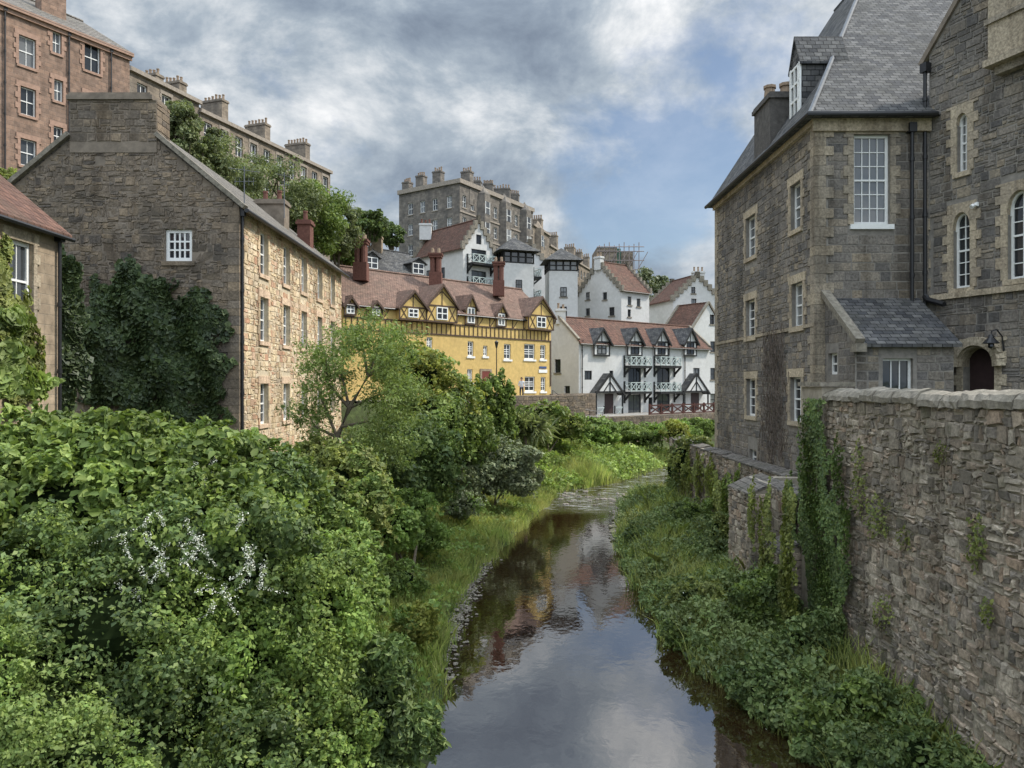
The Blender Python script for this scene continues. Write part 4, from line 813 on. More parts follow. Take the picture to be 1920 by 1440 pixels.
zt=zb+4.2; mb=MB(); mb.tube([(p.x,p.y,zt),(p.x,p.y,zt+.1),(p.x,p.y,zt+.45),(p.x,p.y,zt+.5),(p.x,p.y,zt+.65)],[.06,.1,.17,.2,.03],6); mb.build('lantern',M['black'],t,uv=False)
# person
def person(x,y,z,label):
    t=thing('person',label,'person',(x,y,z)); me=bpy.data.meshes.new('body')
    J=[((0,0,.95),.15),((0,0,1.15),.14),((0,0,1.38),.16),((0,0,1.5),.065),((0,.0,1.6),.095),((0,0,1.7),.09),((.1,0,.9),.1),((.11,.02,.5),.07),((.11,.0,.06),.05),((.11,-.14,.04),.045),((-.1,0,.9),.1),((-.12,-.06,.5),.07),((-.12,.03,.06),.05),((-.12,-.11,.04),.045),((.19,0,1.4),.065),((.25,.03,1.13),.05),((.22,-.12,.93),.04),((.2,-.2,.88),.035),((-.19,0,1.4),.065),((-.26,.0,1.13),.05),((-.2,-.16,1.0),.04),((-.17,-.24,.98),.035)]
    E=[(0,1),(1,2),(2,3),(3,4),(4,5),(0,6),(6,7),(7,8),(8,9),(0,10),(10,11),(11,12),(12,13),(2,14),(14,15),(15,16),(16,17),(2,18),(18,19),(19,20),(20,21)]
    me.from_pydata([j[0] for j in J],E,[]); o=bpy.data.objects.new('tmp',me); COL.objects.link(o); md=o.modifiers.new('s','SKIN'); md.use_smooth_shade=True
    for i,(c,r) in enumerate(J): me.skin_vertices[0].data[i].radius=(r,r)
    me.skin_vertices[0].data[0].use_root=True; s=o.modifiers.new('d','SUBSURF'); s.levels=2
    dg=bpy.context.evaluated_depsgraph_get(); nm=bpy.data.meshes.new_from_object(o.evaluated_get(dg)); bpy.data.objects.remove(o)
    nm.materials.clear(); b=link('body',nm,[plain('skin',(.5,.3,.22),.1,5),plain('pale_shirt',(.6,.6,.62),.1,5),plain('navy_trousers',(.03,.035,.06),.2,5)],t)
    for p in nm.polygons:
        c=p.center; p.material_index=0 if c.z>1.47 or (abs(c.x)>.15 and c.z<1.05 and c.z>.8) else (1 if c.z>.93 else 2)
    h=MB(); h.tube([(x,y+.03,z+1.62),(x,y+.02,z+1.73),(x,y+.01,z+1.79)],[.105,.1,.04],10); h.build('hair',plain('brown_hair',(.05,.03,.02),.2,9),t,uv=False,smooth=True)
p=P(978,0,64.8); person(p.x,p.y,-1.2,'person in a pale top standing on the path before the yellow house')
# ------------------------------------------------------------ VEGETATION
def unit(v): return v/np.maximum(1e-6,np.linalg.norm(v,axis=1,keepdims=True))
def leaves(pts,nrm,size,jit=.7,droop=.3,asp=.6,fold=.12,two=False):
    N=len(pts); n=unit(nrm+jit*R.normal(size=(N,3))); t=R.normal(size=(N,3)); t[:,2]-=droop; t=unit(t-(t*n).sum(1,keepdims=True)*n); b=np.cross(n,t); s=(size*np.clip(np.exp(R.normal(size=N)*.4),.4,2.))[:,None]
    w=b*asp*.5*s; u=n*fold*s
    if two:
        v=np.stack([pts-t*.5*s,pts-t*.22*s+w+u,pts+t*.18*s+w*.8+u*.8,pts+t*.55*s-u*.9,pts+t*.18*s-w*.8+u*.8,pts-t*.22*s-w+u],1).reshape(-1,3)
        i=np.arange(N)[:,None]*6; f=np.concatenate([i+np.array([[0,1,2,3]]),i+np.array([[0,3,4,5]])],1).reshape(-1,4)
    else:
        v=np.stack([pts-t*.5*s,pts-t*.05*s+w+u,pts+t*.5*s,pts-t*.05*s-w+u],1).reshape(-1,3); f=(np.arange(N)[:,None]*4+np.array([[0,1,2,3]]))
    return v,f
def leafobj(name,pts,nrm,size,mat,parent=None,**k):
    v,f=leaves(pts,nrm,size,**k); off=np.array(W[parent]) if parent is not None else 0
    return link(name,mkmesh(name,v-off,f),mat,parent)
def LB(px,py,Y,rx,ry,rd=.8):
    c=P(px,py,Y); k=Y/F; return (c.x,c.y,c.z,rx*k,max(rx,ry)*k*rd,ry*k)
def wob(v,s=0): return (np.sin(v[:,0]*2.3+s)+np.sin(v[:,1]*2.9+1.3*s)+np.sin(v[:,2]*3.1+2.1*s)+np.sin((v[:,0]+v[:,2])*5.1+s))/4
def sublobes(lobes,sub,subr):
    al=[]
    for l in lobes:
        al.append((l,.22))
        for _ in range(sub):
            d=R.normal(size=3); d/=np.linalg.norm(d)
            if d[1]>.5: d[1]*=-1
            q=R.uniform(.7,1.2); r=subr*R.uniform(.4,1.45); al.append(((l[0]+d[0]*l[3]*q,l[1]+d[1]*l[4]*q,l[2]+d[2]*l[5]*q,l[3]*r,l[4]*r,l[5]*r),1.))
    return al
def lobe_pts(lobes,n,sub=12,subr=.36,sh=.14):
    al=sublobes(lobes,sub,subr); wt=np.array([w*(l[3]*l[5]+l[4]*l[5]+l[3]*l[4]) for l,w in al]); wt/=wt.sum(); idx=R.choice(len(al),size=int(n*1.5),p=wt)
    Lb=np.array([l for l,_ in al]); L=Lb[idx]; d=unit(R.normal(size=(len(idx),3))); d[:,1]=np.where((d[:,1]>.35)&(R.random(len(d))<.8),-d[:,1],d[:,1])
    r=R.uniform(.72,1.1,len(idx))*(1+.15*wob(d*2,idx)); p=L[:,:3]+d*L[:,3:]*r[:,None]; nr=unit(d/L[:,3:])
    keep=np.ones(len(p),bool)
    for l in lobes:
        l=np.array(l); q=((p-l[:3])/l[3:]); keep&=(q*q).sum(1)>.4
    p,nr=p[keep][:n],nr[keep][:n]; nr[:,2]+=.25
    m=16; ns=int(n*sh/m); Lm=np.array(lobes)[R.integers(0,len(lobes),ns)]; d=unit(R.normal(size=(ns,3))+np.array([0,-.35,.35])); st=Lm[:,:3]+d*Lm[:,3:]*.98
    dv=unit(d+np.array([0,0,.35])+.5*R.normal(size=(ns,3))); ln=(np.minimum(Lm[:,3],Lm[:,5])*R.uniform(.15,.65,ns)); s=np.linspace(.05,1,m)
    q=st[:,None]+dv[:,None]*(ln[:,None]*s)[...,None]-np.array([0,0,1.])*(ln[:,None]*s**2*.7)[...,None]+R.normal(size=(ns,m,3))*(ln*.07)[:,None,None]
    return np.concatenate([p,q.reshape(-1,3)]),np.concatenate([nr,np.repeat(dv,m,0)*.3+np.array([0,-.2,.8])])
def core(lobes,k,parent,name='shade_core'):  # near-black blobs added inside bushes; their colour paints the shade in leaf hollows
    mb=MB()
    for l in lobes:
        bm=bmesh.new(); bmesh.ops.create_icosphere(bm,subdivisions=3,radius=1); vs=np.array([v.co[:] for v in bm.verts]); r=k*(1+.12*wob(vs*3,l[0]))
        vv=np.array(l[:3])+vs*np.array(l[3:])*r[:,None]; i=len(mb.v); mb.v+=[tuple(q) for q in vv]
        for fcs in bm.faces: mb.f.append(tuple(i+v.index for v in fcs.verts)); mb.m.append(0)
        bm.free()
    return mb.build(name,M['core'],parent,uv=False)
def bush(name,label,cat,lobes,n,size,mat,sub=14,subr=.36,group=None,ck=.66,stems=3,sh=.14,mat2=None,fr2=.25,**k):
    c=np.mean([l[:3] for l in lobes],axis=0); zg=float(gh(c[0],c[1])); root=thing(name,label,cat,(c[0],c[1],zg),group)
    p,nr=lobe_pts(lobes,n,sub,subr,sh)
    if mat2:
        m_=wob(p*1.1,lobes[0][0])+.22*R.normal(size=len(p)); th_=np.quantile(m_,1-fr2); a=m_>th_
        leafobj('second_foliage',p[a],nr[a],size*.9,M[mat2],root,**k); p,nr=p[~a],nr[~a]
    leafobj('foliage',p,nr,size,M[mat],root,**k)
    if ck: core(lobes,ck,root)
    for i in range(stems):
        mb=MB(); l=lobes[i%len(lobes)]; g0=Vector((c[0]+U(-.3,.3),c[1]+U(-.3,.3),zg-.1)); e=Vector(l[:3]); m=g0.lerp(e,.5)+Vector((U(-.2,.2),U(-.2,.2),0)); mb.tube([g0,m,e],[.06,.045,.02],6)
        mb.build('stem',M['bark'],root,uv=False)
    return root
def tree(label,px,yb,yt,Y,rx,mat,ncl,nl,size,trunk=.18,group=None,name='tree',rc=.32,zbase=None,lean=0):
    k=Y/F; x=(px-960)*k; zb=float(gh(x,Y)) if zbase is None else zbase; z1=(720-yt)*k; zc0=(720-yb)*k; cz=(z1+zc0)/2; rz=(z1-zc0)/2; rX=rx*k; rY=rX*.8
    root=thing(name,label,'tree',(x,Y,zb),group); mb=MB(); top=Vector((x+lean,Y,cz+rz*.5)); b=Vector((x,Y,zb)); mid=b.lerp(top,.5)+Vector((U(-.3,.3),0,0)); mb.tube([b,b.lerp(mid,.5),mid,top],[trunk,trunk*.8,trunk*.6,trunk*.2],8)
    cl=[]
    for i in range(ncl):
        d=R.normal(size=3); d/=np.linalg.norm(d); q=R.uniform(.35,1.)**.6; c=np.array([x+lean+d[0]*rX*q,Y+d[1]*rY*q,cz+d[2]*rz*q]); cl.append(c)
        if i<14: s=mid.lerp(top,R.random()); e=Vector(c); mb.tube([s,s.lerp(e,.5)+Vector((0,0,.1*rX)),e],[trunk*.3,trunk*.2,trunk*.05],5)
    mb.build('trunk',M['bark'],root,uv=False)
    cl=np.array(cl); i=R.integers(0,ncl,nl); d=unit(R.normal(size=(nl,3))); rr=min(rX,rz)*rc*(.6+.8*R.random(ncl))[i]; q=R.uniform(.2,1.25,nl)**.55
    p=cl[i]+d*(rr*q)[:,None]*np.array([1.15,1.1,.8]); nr=d.copy(); nr[:,2]+=.4; leafobj('crown',p,nr,size,M[mat],root,jit=.8,droop=.4,asp=.5); return root
def ivy(name,label,fac,ells,n,size,mat,th=.3,cat='ivy',two=False,ymin=-999):
    ps=[];ns=[];N3=Vector((fac.n.x,fac.n.y,0)); A_=np.array([e[2]*e[3] for e in ells],float); A_/=A_.sum()
    for k in range(n):
        e=ells[R.choice(len(ells),p=A_)]; a=R.uniform(0,6.283); rr=math.sqrt(R.random())*(1+.22*math.sin(a*5+e[0])+.14*math.sin(a*11+e[1])); x,y=e[0]+e[2]*rr*math.cos(a),e[1]+e[3]*rr*math.sin(a)
        if y<ymin: continue
        u,z=fac.px(x,y); b=th*(.5+.5*math.sin(u*3.1+1.1*z)*math.sin(z*2.7-u))*max(0.,1-rr*rr*.8); q=fac.pt(u,z,.05+b*R.uniform(.5,1.1)); ps.append(q[:]); g=math.cos(u*3.1+1.1*z)*.6
        ns.append((N3.x-g*fac.d.x,N3.y-g*fac.d.y,.35))
    c=np.mean(ps,axis=0); zb=min(p[2] for p in ps); root=thing(name,label,cat,(c[0],c[1],zb)); leafobj('foliage',np.array(ps),np.array(ns),size,M[mat],root,jit=.45,droop=.8,asp=.8,two=two)
    for e in ells[:4]:
        mb=MB(); u0,z0_=fac.px(e[0],e[1]+e[3]*.95); u1,z1_=fac.px(e[0]+e[2]*.2,e[1]-e[3]*.5); mb.tube([fac.pt(u0,z0_,.04),fac.pt((u0+u1)/2+.1,(z0_+z1_)/2,.05),fac.pt(u1,z1_,.04)],.02,5)
        mb.build('stem',M['bark'],root,uv=False)
    return root
fg=Fac((-19.27,27.44),(-10.07,27.44))
ivy('wall_ivy','big dark ivy mass climbing the gable of the long stone house',fg,[(300,640,115,108),(255,560,70,52),(355,645,65,85),(200,645,48,105),(300,730,125,80),(240,520,22,35),(400,705,22,55)],17000,.16,'ivy',.4)
ivy('wall_ivy','dark ivy curtain hanging at the far corner of the small cottage',Fac((-14.2,22.6),(-11.8,24.5)),[(118,560,32,90),(125,660,40,110),(100,500,18,40),(80,700,25,60)],7000,.15,'ivy',.3)
fco=Fac((-12.93,9.5),(-12.93,21.5))
ivy('climbing_vine','brown green creeper on the cottage wall around the white window',fco,[(25,660,38,110),(-10,560,25,90),(60,680,18,70),(5,480,12,40)],4500,.13,'leaf_olive',.3)
ivy('climbing_vine','lime green hop vine at the far left edge below the cottage window',Fac((-12.2,9.5),(-11.9,19.5)),[(20,600,30,25),(15,660,35,20),(40,720,60,25),(10,705,30,30)],1400,.17,'leaf_lime',.3,two=True)
# foreground left thicket
bush('vine_thicket','broad leafy thicket below the cottage, left of the long stone house','shrub',[LB(60,850,14,140,80),LB(230,850,14,140,70),LB(380,866,14.5,110,70),LB(140,960,13,180,130),LB(360,970,13.5,150,120),LB(-40,950,13,100,140)],30000,.12,'leaf_mid',two=True,sh=.35,sub=26,subr=.26,mat2='leaf_lime',fr2=.25)
bush('vine_thicket','rounded green thicket hiding the foot of the long stone house','shrub',[LB(490,900,15,90,70),LB(550,985,15,75,100),LB(470,1010,14,110,135),LB(610,1015,15,45,70)],25000,.10,'leaf_mid',two=True,sh=.3,sub=26,subr=.26,mat2='leaf_deep',fr2=.45)
fb_=bush('flowering_vine','sprawling vine carrying hanging sprays of creamy white flowers','shrub',[LB(330,1060,12.3,150,130),LB(450,1070,12.3,120,140),LB(230,1080,12,110,110)],20000,.085,'leaf_deep',sh=.3,sub=24,subr=.28,mat2='leaf_mid',fr2=.5)
for i in range(34):
    x,y=[(275,990),(365,1035),(468,1040),(245,1090),(405,1075),(380,890),(285,1050),(455,1005)][i%8]; x+=R.normal()*18; y+=R.normal()*28; p=np.array(P(x,y,(12.9 if y<930 else 10.75)+R.uniform(-.1,.2))); L_=R.uniform(.15,.45); m=int(120*L_/.4); s=R.random(m); dx,dy=.25*R.normal(),.1*R.normal(); k_=R.integers(-2,3,m)*.024*(1.15-s)
    q=p+np.stack([k_+dx*s*s+R.normal(size=m)*.008,R.normal(size=m)*.02+dy*s,-s*L_-np.abs(k_)*.8+R.normal(size=m)*.01],1)
    leafobj('flower_spray',q,R.normal(size=(m,3)),.016,M['white_petal'],fb_,asp=.9)
bush('creeper_mound','bright green creeper cascading down towards the river in the left foreground','shrub',[LB(570,1170,12.4,90,140),LB(555,1300,12,120,140),LB(625,1100,13,65,100),LB(610,1410,11.6,80,100),LB(460,1250,11.8,90,130)],38000,.065,'leaf_bright',sub=30,subr=.25,sh=.3,mat2='leaf_mid',fr2=.4)
bush('creeper_mound','dark green creeper bank at the lower left between lighter plants','shrub',[LB(200,1190,11,190,130),LB(60,1130,11.2,150,120),LB(330,1330,11,160,150),LB(480,1420,10.8,120,90),LB(230,1440,10,150,110)],40000,.065,'leaf_deep',sub=30,subr=.25,sh=.3,mat2='leaf_mid',fr2=.35)
bush('creeper_mound','pale lime green creeper hedge in the bottom left corner','shrub',[LB(40,1390,9.2,140,130),LB(150,1440,9,110,90),LB(-40,1300,9.3,100,110)],34000,.048,'leaf_lime',sub=30,subr=.25,mat2='leaf_bright',fr2=.5)
bush('river_shrub','glossy dark shrub leaning over the water at the bottom of the left bank','shrub',[LB(725,1340,12.6,50,105),LB(690,1430,12.2,65,70),LB(775,1372,12.4,42,38)],8000,.12,'leaf_deep',two=True,asp=.4,ck=.6,sh=.5)
bush('river_shrub','ivy clad mid green shrub rising behind the bright creeper on the left bank','shrub',[LB(665,1065,15.5,48,78),LB(672,1175,14.5,40,95),LB(630,1030,16,52,62)],14000,.095,'leaf_mid',sh=.35,mat2='leaf_bright',fr2=.4)
# left bank middle distance
bush('bank_shrub','purple tinged dark shrub under the leaning tree','shrub',[LB(775,850,30,70,72),LB(815,880,30,48,52),LB(740,895,28,56,50)],13000,.15,'leaf_deep',sh=.25,mat2='leaf_mid',fr2=.3)
bush('bank_shrub','silvery grey green dogwood shrub overhanging the far river bend','shrub',[LB(925,865,40,72,42),LB(962,888,40,42,32),LB(892,895,39,52,36)],16000,.15,'leaf_grey',sh=.25,ck=.6)
bush('bank_shrub','yellow green leafy shrub in front of the yellow house','shrub',[LB(800,708,38,60,44),LB(850,750,38,46,46),LB(765,690,39,50,45),LB(800,775,37,60,50)],13000,.17,'leaf_yellow',ck=.5,sh=.35,mat2='leaf_tree',fr2=.5)
bush('bank_shrub','olive shrub filling the gap below the long stone house windows','shrub',[LB(600,880,24,50,55),LB(655,905,22,60,65),LB(690,955,21,48,48),LB(610,950,20,52,60)],14000,.13,'leaf_olive',sh=.35,mat2='leaf_mid',fr2=.4)
bush('bank_shrub','mid green shrub between the leaning tree and the conifers','shrub',[LB(850,805,38,50,65),LB(880,830,39,40,45),LB(820,805,36,40,60)],9000,.17,'leaf_mid',sh=.25)
bush('bank_shrub','low dark shrub at the end of the yellow house path','shrub',[LB(1020,780,58,36,26),LB(990,808,56,40,26),LB(1060,796,60,36,22)],7000,.24,'leaf_mid',sh=.3,mat2='leaf_olive',fr2=.4)
bush('bank_shrub','light green shrub on the bank beside the grassy strip','shrub',[LB(740,990,24,46,40),LB(770,950,27,44,30)],7000,.115,'leaf_bright',sh=.3)
for l,x,y,Y,rx,ry,m in (('small grey leaved shrub low on the left bank below the dogwood',880,945,35,34,20,'leaf_grey'),('bright nettle clump in the grass on the left bank',805,1005,28,36,24,'leaf_bright'),('low leafy weed patch in the grass on the left bank',755,1085,23,40,30,'leaf_mid'),('yellowish weed clump above the gravel edge of the left bank',785,1165,18.6,34,34,'leaf_yellow'),('scruffy green shrub at the nearest end of the grassy strip',735,1240,16.4,38,50,'leaf_mid')):
    bush('bank_shrub',l,'shrub',[LB(x,y,Y,rx,ry),LB(x-rx*.7,y+ry*.3,Y-.4,rx*.7,ry*.7)],3600,.095,m,sh=.45,stems=1,ck=.5,mat2='leaf_bright',fr2=.35)
for l,x,y,Y,rx,ry,m in (('leafy green shrub in front of the stone wall below the steps',1105,808,64,44,22,'leaf_bright'),('small olive shrub at the middle of the retaining wall foot',1185,816,68,40,17,'leaf_tree'),('light green shrub at the right end of the retaining wall',1255,808,68,42,18,'leaf_bright'),('tiny shrub spilling over the retaining wall under the fence',1310,800,70,28,13,'leaf_mid')):
    bush('bank_shrub',l,'shrub',[LB(x,y,Y,rx,ry),LB(x+rx*.6,y+5,Y-.5,rx*.6,ry*.8)],3600,.22,m,sh=.35,stems=1)
for i,(x,yt,yb,r) in enumerate(((893,715,830,16),(915,710,830,17),(938,700,825,16),(953,720,825,13))):
    lob=[LB(x+U(-3,3),yb-(yb-yt)*q,45+i*.4,r*(1.1-.6*q),(yb-yt)*.2) for q in (.1,.35,.6,.82)]
    bush('columnar_shrub',['slim upright evergreen, leftmost of four before the yellow house','slim upright evergreen, second from the left of the four','slim upright evergreen, third from the left and tallest of the four','slim upright evergreen, rightmost and thinnest of the four'][i],'shrub',lob,2600,.18,'leaf_mid',sub=8,stems=1,ck=.6,group='upright evergreens before the yellow house')
c=P(985,800,48); zb=float(gh(c.x,c.y)); t=thing('cabbage_palm','spiky palm like plant with sword shaped leaves beside the conifers','plant',(c.x,c.y,zb)); mb=MB(); mb.tube([(c.x,c.y,zb),(c.x,c.y,c.z)],[.15,.12],7); mb.build('stem',M['bark'],t,uv=False)
n=420; d=unit(R.normal(size=(n,3))+np.array([0,0,.35])); ln=R.uniform(.8,1.5,n)[:,None]; sd=unit(np.cross(d,np.array([0,0,1.])+.01))*.05; o_=np.array(c)+R.normal(size=(n,3))*np.array([.5,.3,.25]); v=np.stack([o_-sd,o_+sd,o_+d*ln*.6+sd,o_+d*ln-np.array([0,0,.25]),o_+d*ln*.6-sd],1).reshape(-1,3); fcs=np.arange(n)[:,None]*5+np.array([[0,1,2,3,4]])
link('sword_leaves',mkmesh('sword_leaves',v-np.array(W[t]),fcs),M['leaf_willow'],t)
def ltree():
    Y=25.; root=thing('leaning_tree','slender leaning tree with bare forked stems and light leaves beside the stone house','tree',(*P(612,0,Y).xy,float(gh(P(612,0,Y).x,Y)))); mb=MB(); q=lambda x,y,dy=0:P(x,y,Y+dy)
    b=Vector(root.location); mb.tube([b,q(612,900),q(632,820),q(655,765),q(690,705),q(715,640)],[.17,.14,.11,.09,.05,.02],8)
    br=[((632,820),(600,740),(590,690)),((655,765),(640,700),(650,640)),((655,765),(710,740),(760,720)),((640,800),(690,790),(740,800)),((690,705),(680,650),(690,615)),((690,705),(730,680),(745,640)),((632,820),(690,850),(730,850)),((632,820),(590,800),(575,770)),((655,765),(615,720),(610,660))]
    ends=[]
    for a,m,e in br: mb.tube([q(*a),q(*m,U(-.6,.6)),q(*e,U(-1,1))],[.06,.04,.012],6); ends+=[m,e,e]
    mb.build('trunk',M['bark'],root,uv=False); cl=[]
    for e in ends+[(720,640),(660,690),(690,635),(710,690),(750,740),(600,790),(720,830),(640,655),(735,690),(670,632),(730,640),(600,700),(700,760),(760,790),(680,820),(780,750),(770,830),(650,850)]:
        for _ in range(4): cl.append(np.array(P(e[0]+R.normal()*19,e[1]+R.normal()*16,Y+R.normal()*.8)))
    cl=np.array(cl); n=22000; i=R.integers(0,len(cl),n); d=unit(R.normal(size=(n,3))); p=cl[i]+d*(R.uniform(.08,.5,n))[:,None]*np.array([1.1,1.1,.8]); nr=d; nr[:,2]+=.4; leafobj('crown',p,nr,.1,M['leaf_tree'],root,asp=.38,droop=.6)
ltree()
hs=[('feathery willow like tree rising behind the chimney of the stone house',335,330,190,40,48,'leaf_willow'),('large soft green tree above the stone house roof ridge',425,430,262,46,78,'leaf_willow'),('broad hillside tree below the brown terrace, between two others',520,450,290,50,75,'leaf_willow'),('tall hillside tree directly behind the roof aerial and chimney',585,480,330,52,70,'leaf_mid'),('bushy tree at the right end of the brown terrace',635,480,370,56,45,'leaf_willow'),('dark round tree left of the big grey tenement',695,450,390,84,32,'leaf_deep'),('small dark tree touching the left wall of the big grey tenement',735,465,420,100,24,'leaf_deep'),('grey green tree between cottage roof and red tenement',10,380,315,38,40,'leaf_olive'),('low hillside tree behind the left slope of the stone house roof',380,400,230,42,60,'leaf_willow'),('small tree below the hillside terrace just left of the slate roofed house',650,500,430,62,30,'leaf_mid')]
for l,x,yb,yt,Y,r,m in hs: tree(l,x,yb,yt,Y,r,m,54,15000 if r>40 else 6000,.16 if Y<60 else .32,.25,rc=.25)
for l,x,yb,yt,Y,r,m in [('grey green conifer left of the three trees beyond the white houses',1205,590,505,125,22,'leaf_grey'),('tall pale tree in the middle of the three beyond the white houses',1243,590,508,128,20,'leaf_grey'),('rounded tree right of the three beyond the white houses',1275,590,528,122,18,'leaf_willow')]: tree(l,x,yb,yt,Y,r,m,30,5000,.4,.25,rc=.4)
# right side plants
bush('round_bush','round clipped yellow green bush on the end of the low river wall','shrub',[LB(1268,812,44.3,26,18)],2600,.13,'leaf_yellow',sub=10)
bush('wall_shrub','brown and green shrub spilling over the low river wall end','shrub',[LB(1280,860,40.,22,45),LB(1312,832,39,20,14),LB(1262,880,42.5,14,40)],4500,.12,'leaf_olive',sub=12,sh=.3,mat2='leaf_deep',fr2=.4)
for l,x,y,Y,rx,ry,m,n_ in (('tall nettle clump against the lower river wall beyond the buttress',1355,995,28.5,36,35,'leaf_olive',3200),('leafy dock clump on the right bank just before the ivy pillar',1430,1120,20.5,52,45,'leaf_mid',4500),('tangled bramble at the foot of the ivy pillar',1510,1210,17.6,55,50,'leaf_deep',5500),('feathery green weed mass at the bottom of the tall river wall',1610,1330,14.8,90,60,'leaf_mid',6000),('low leafy mound on the right bank near the water edge',1310,1120,22.5,55,35,'leaf_olive',3600),('big leaved butterbur patch at the bottom right corner by the wall foot',1710,1420,13.2,110,60,'leaf_deep',4500),
  ('dark sedge mound hanging over the right water edge below the bend',1195,1010,32.5,24,22,'leaf_deep',2400),('dense herb mound overhanging the right water edge at mid river',1225,1085,26.5,34,30,'leaf_mid',3000),('bushy nettle mound at the right water edge nearer than the herbs',1305,1190,20.6,50,40,'leaf_mid',4200),('shaggy green mound leaning over the water on the near right bank',1430,1285,16.8,62,45,'leaf_deep',5200),('nearest dark mound drooping into the water at bottom right',1600,1400,14.4,75,45,'leaf_deep',5200),('tall weeds along the foot of the far low river wall',1300,965,34,32,28,'leaf_mid',3000)):
    bush('bank_plant',l,'plant',[LB(x,y,Y,rx,ry),LB(x+rx*.6,y+ry*.3,Y-.3,rx*.6,ry*.6)],n_,.09,m,sub=14,subr=.35,sh=.45,ck=.55,two=True,stems=1,mat2='herb',fr2=.4)
fp=Fac((7.86,20.4),(7.86,12.))
ivy('wall_ivy','thick ivy column covering the end pillar of the tall river wall',fp,[(1526,800,24,70),(1530,890,28,100),(1543,1010,34,120),(1556,1150,34,120),(1575,880,10,60),(1588,1020,12,90),(1515,960,14,90)],15000,.072,'leaf_deep',.09,ymin=748)
fq=Fac((XF-.07,44.),(XF-.07,YS)); fq2=Fac((7.27,25.2),(7.27,20.4)); fq3=Fac((7.93,YS),(7.93,20.3))
ivy('wall_ivy','narrow pale ivy strip on the lower river wall left of the buttress',fq,[(1385,940,16,55),(1376,1000,20,50),(1365,930,10,40)],3600,.1,'leaf_mid',.18)
ivy('wall_ivy','thin ivy trail hanging on the buttress of the lower wall',fq2,[(1440,1020,14,100),(1482,1020,14,110),(1470,1120,28,60),(1415,960,8,60)],4800,.09,'leaf_olive',.15)
ivy('wall_ivy','creeper draped over the coping at the far end of the low river wall',fq,[(1290,890,12,40),(1312,890,10,40),(1335,905,10,45),(1350,940,10,45)],4000,.11,'leaf_olive',.2)
ivy('wall_ivy','dark ivy patch between the two buttresses of the low river wall',fq3,[(1486,960,10,60),(1492,1060,10,80)],2600,.085,'leaf_deep',.15)
fn=Fac((7.95,20.3),(7.95,5.))
for i,(x,y,rx,ry,l) in enumerate(((1612,870,10,45,'small dangling weed high on the tall river wall near the ivy pillar'),(1615,930,20,38,'pale fern tuft on the tall river wall beside the ivy column'),(1700,1010,14,24,'small weed tuft in the middle of the tall river wall'),(1835,1020,18,50,'weed trail growing down the tall river wall near the right edge'),(1660,1150,18,34,'low weed tuft near the foot of the tall river wall'),(1770,850,14,20,'tiny green tuft just under the wall coping'),(1690,1350,50,50,'leafy weed at the bottom foot of the tall river wall'),(1650,970,26,40,'mossy weed patch on the tall river wall beyond the fern tuft'),(1860,1150,12,30,'little weed low on the tall river wall at the right edge'))):
    ivy('wall_weed',l,fn,[(x,y,rx,ry)],int(rx*ry*.2)+40,.055,'leaf_olive',.14,cat='plant')
t=thing('dry_vine','bare brown twiggy vine matted over the lower left wall of the tall building','vine',f.pt(8,-3,0)); mb=MB(); fb2=Fac((9.94,36.6),(9.94,24.6))
for i in range(260):
    x=1452+R.normal()*11; y=R.uniform(640,870); u,z=fb2.px(x,y); pts=[fb2.pt(u,z,U(.02,.08))]
    for k in range(4): u+=U(-.13,.13); z+=U(.08,.3); pts.append(fb2.pt(u,z,U(.02,.1)))
    mb.tube(pts,.011,4,False)
mb.build('twigs',M['deadtwig'],t,uv=False)
# ------------------------------------------------------------ ground cover
def cover(name,label,n,fn,size,mat,hmax,sc=1.2,two=False,**k):
    X,Y=fn(n); z=gh(X,Y); cl=np.clip(.55+.45*(np.sin(X*sc+1.3*np.sin(Y*sc*.7))*np.sin(Y*sc*.9+X*.4))+.25*np.sin(X*3.7*sc)*np.sin(Y*3.1*sc),.12,1.25); h=hmax*cl; q=R.random(len(X))**.55
    p=np.stack([X,Y,np.maximum(z,-7.2)+h*q],1); nr=np.stack([R.normal(size=len(X))*.4,R.normal(size=len(X))*.4-.3,np.ones(len(X))],1)
    o=leafobj(name,p,nr,size,M[mat],None,two=two,**k); tag(o,label,name.replace('_',' '),kind='stuff'); return o
def blades(name,label,n,fn,hmax,wd,mat,sc=1.1,lean=.35):
    X,Y=fn(n); z=np.maximum(gh(X,Y),-7.25)-.03; n=len(X); cl=np.clip(.65+.4*np.sin(X*sc+np.sin(Y*sc))*np.sin(Y*sc*.8),.2,1.1); h=hmax*cl*R.uniform(.5,1.15,n); b=np.stack([X,Y,z],1); a=R.uniform(0,6.283,n); s=np.stack([np.cos(a),np.sin(a),0*a],1)*wd*.5; le=np.stack([R.normal(size=n),R.normal(size=n),0*a],1)*(h*lean)[:,None]; up=np.stack([0*h,0*h,h],1)
    v=np.stack([b-s,b+s,b+up*.6+le*.35+s*.7,b+up+le,b+up*.6+le*.35-s*.7],1).reshape(-1,3); o=link(name,mkmesh(name,v,np.arange(n)[:,None]*5+np.array([[0,1,2,3,4]])),M[mat]); tag(o,label,'grass',kind='stuff')
def lbank(y0,y1,d0,d1):
    def fn(n):
        Y=R.uniform(y0,y1,n); return np.interp(Y,YT,LT)-R.uniform(d0,d1,n)+.2*np.sin(Y*1.9)*(R.random(n)<.5),Y
    return fn
def rbank(y0,y1):
    def fn(n):
        Y=y0+(y1-y0)*R.random(n)**1.3; r=np.interp(Y,YT,RT)+.18*np.sin(Y*2.3); q=R.random(n); X=r-.2+(np.where(Y<YS,7.9,XF-.05)-r+.2)*q; return X,Y
    return fn
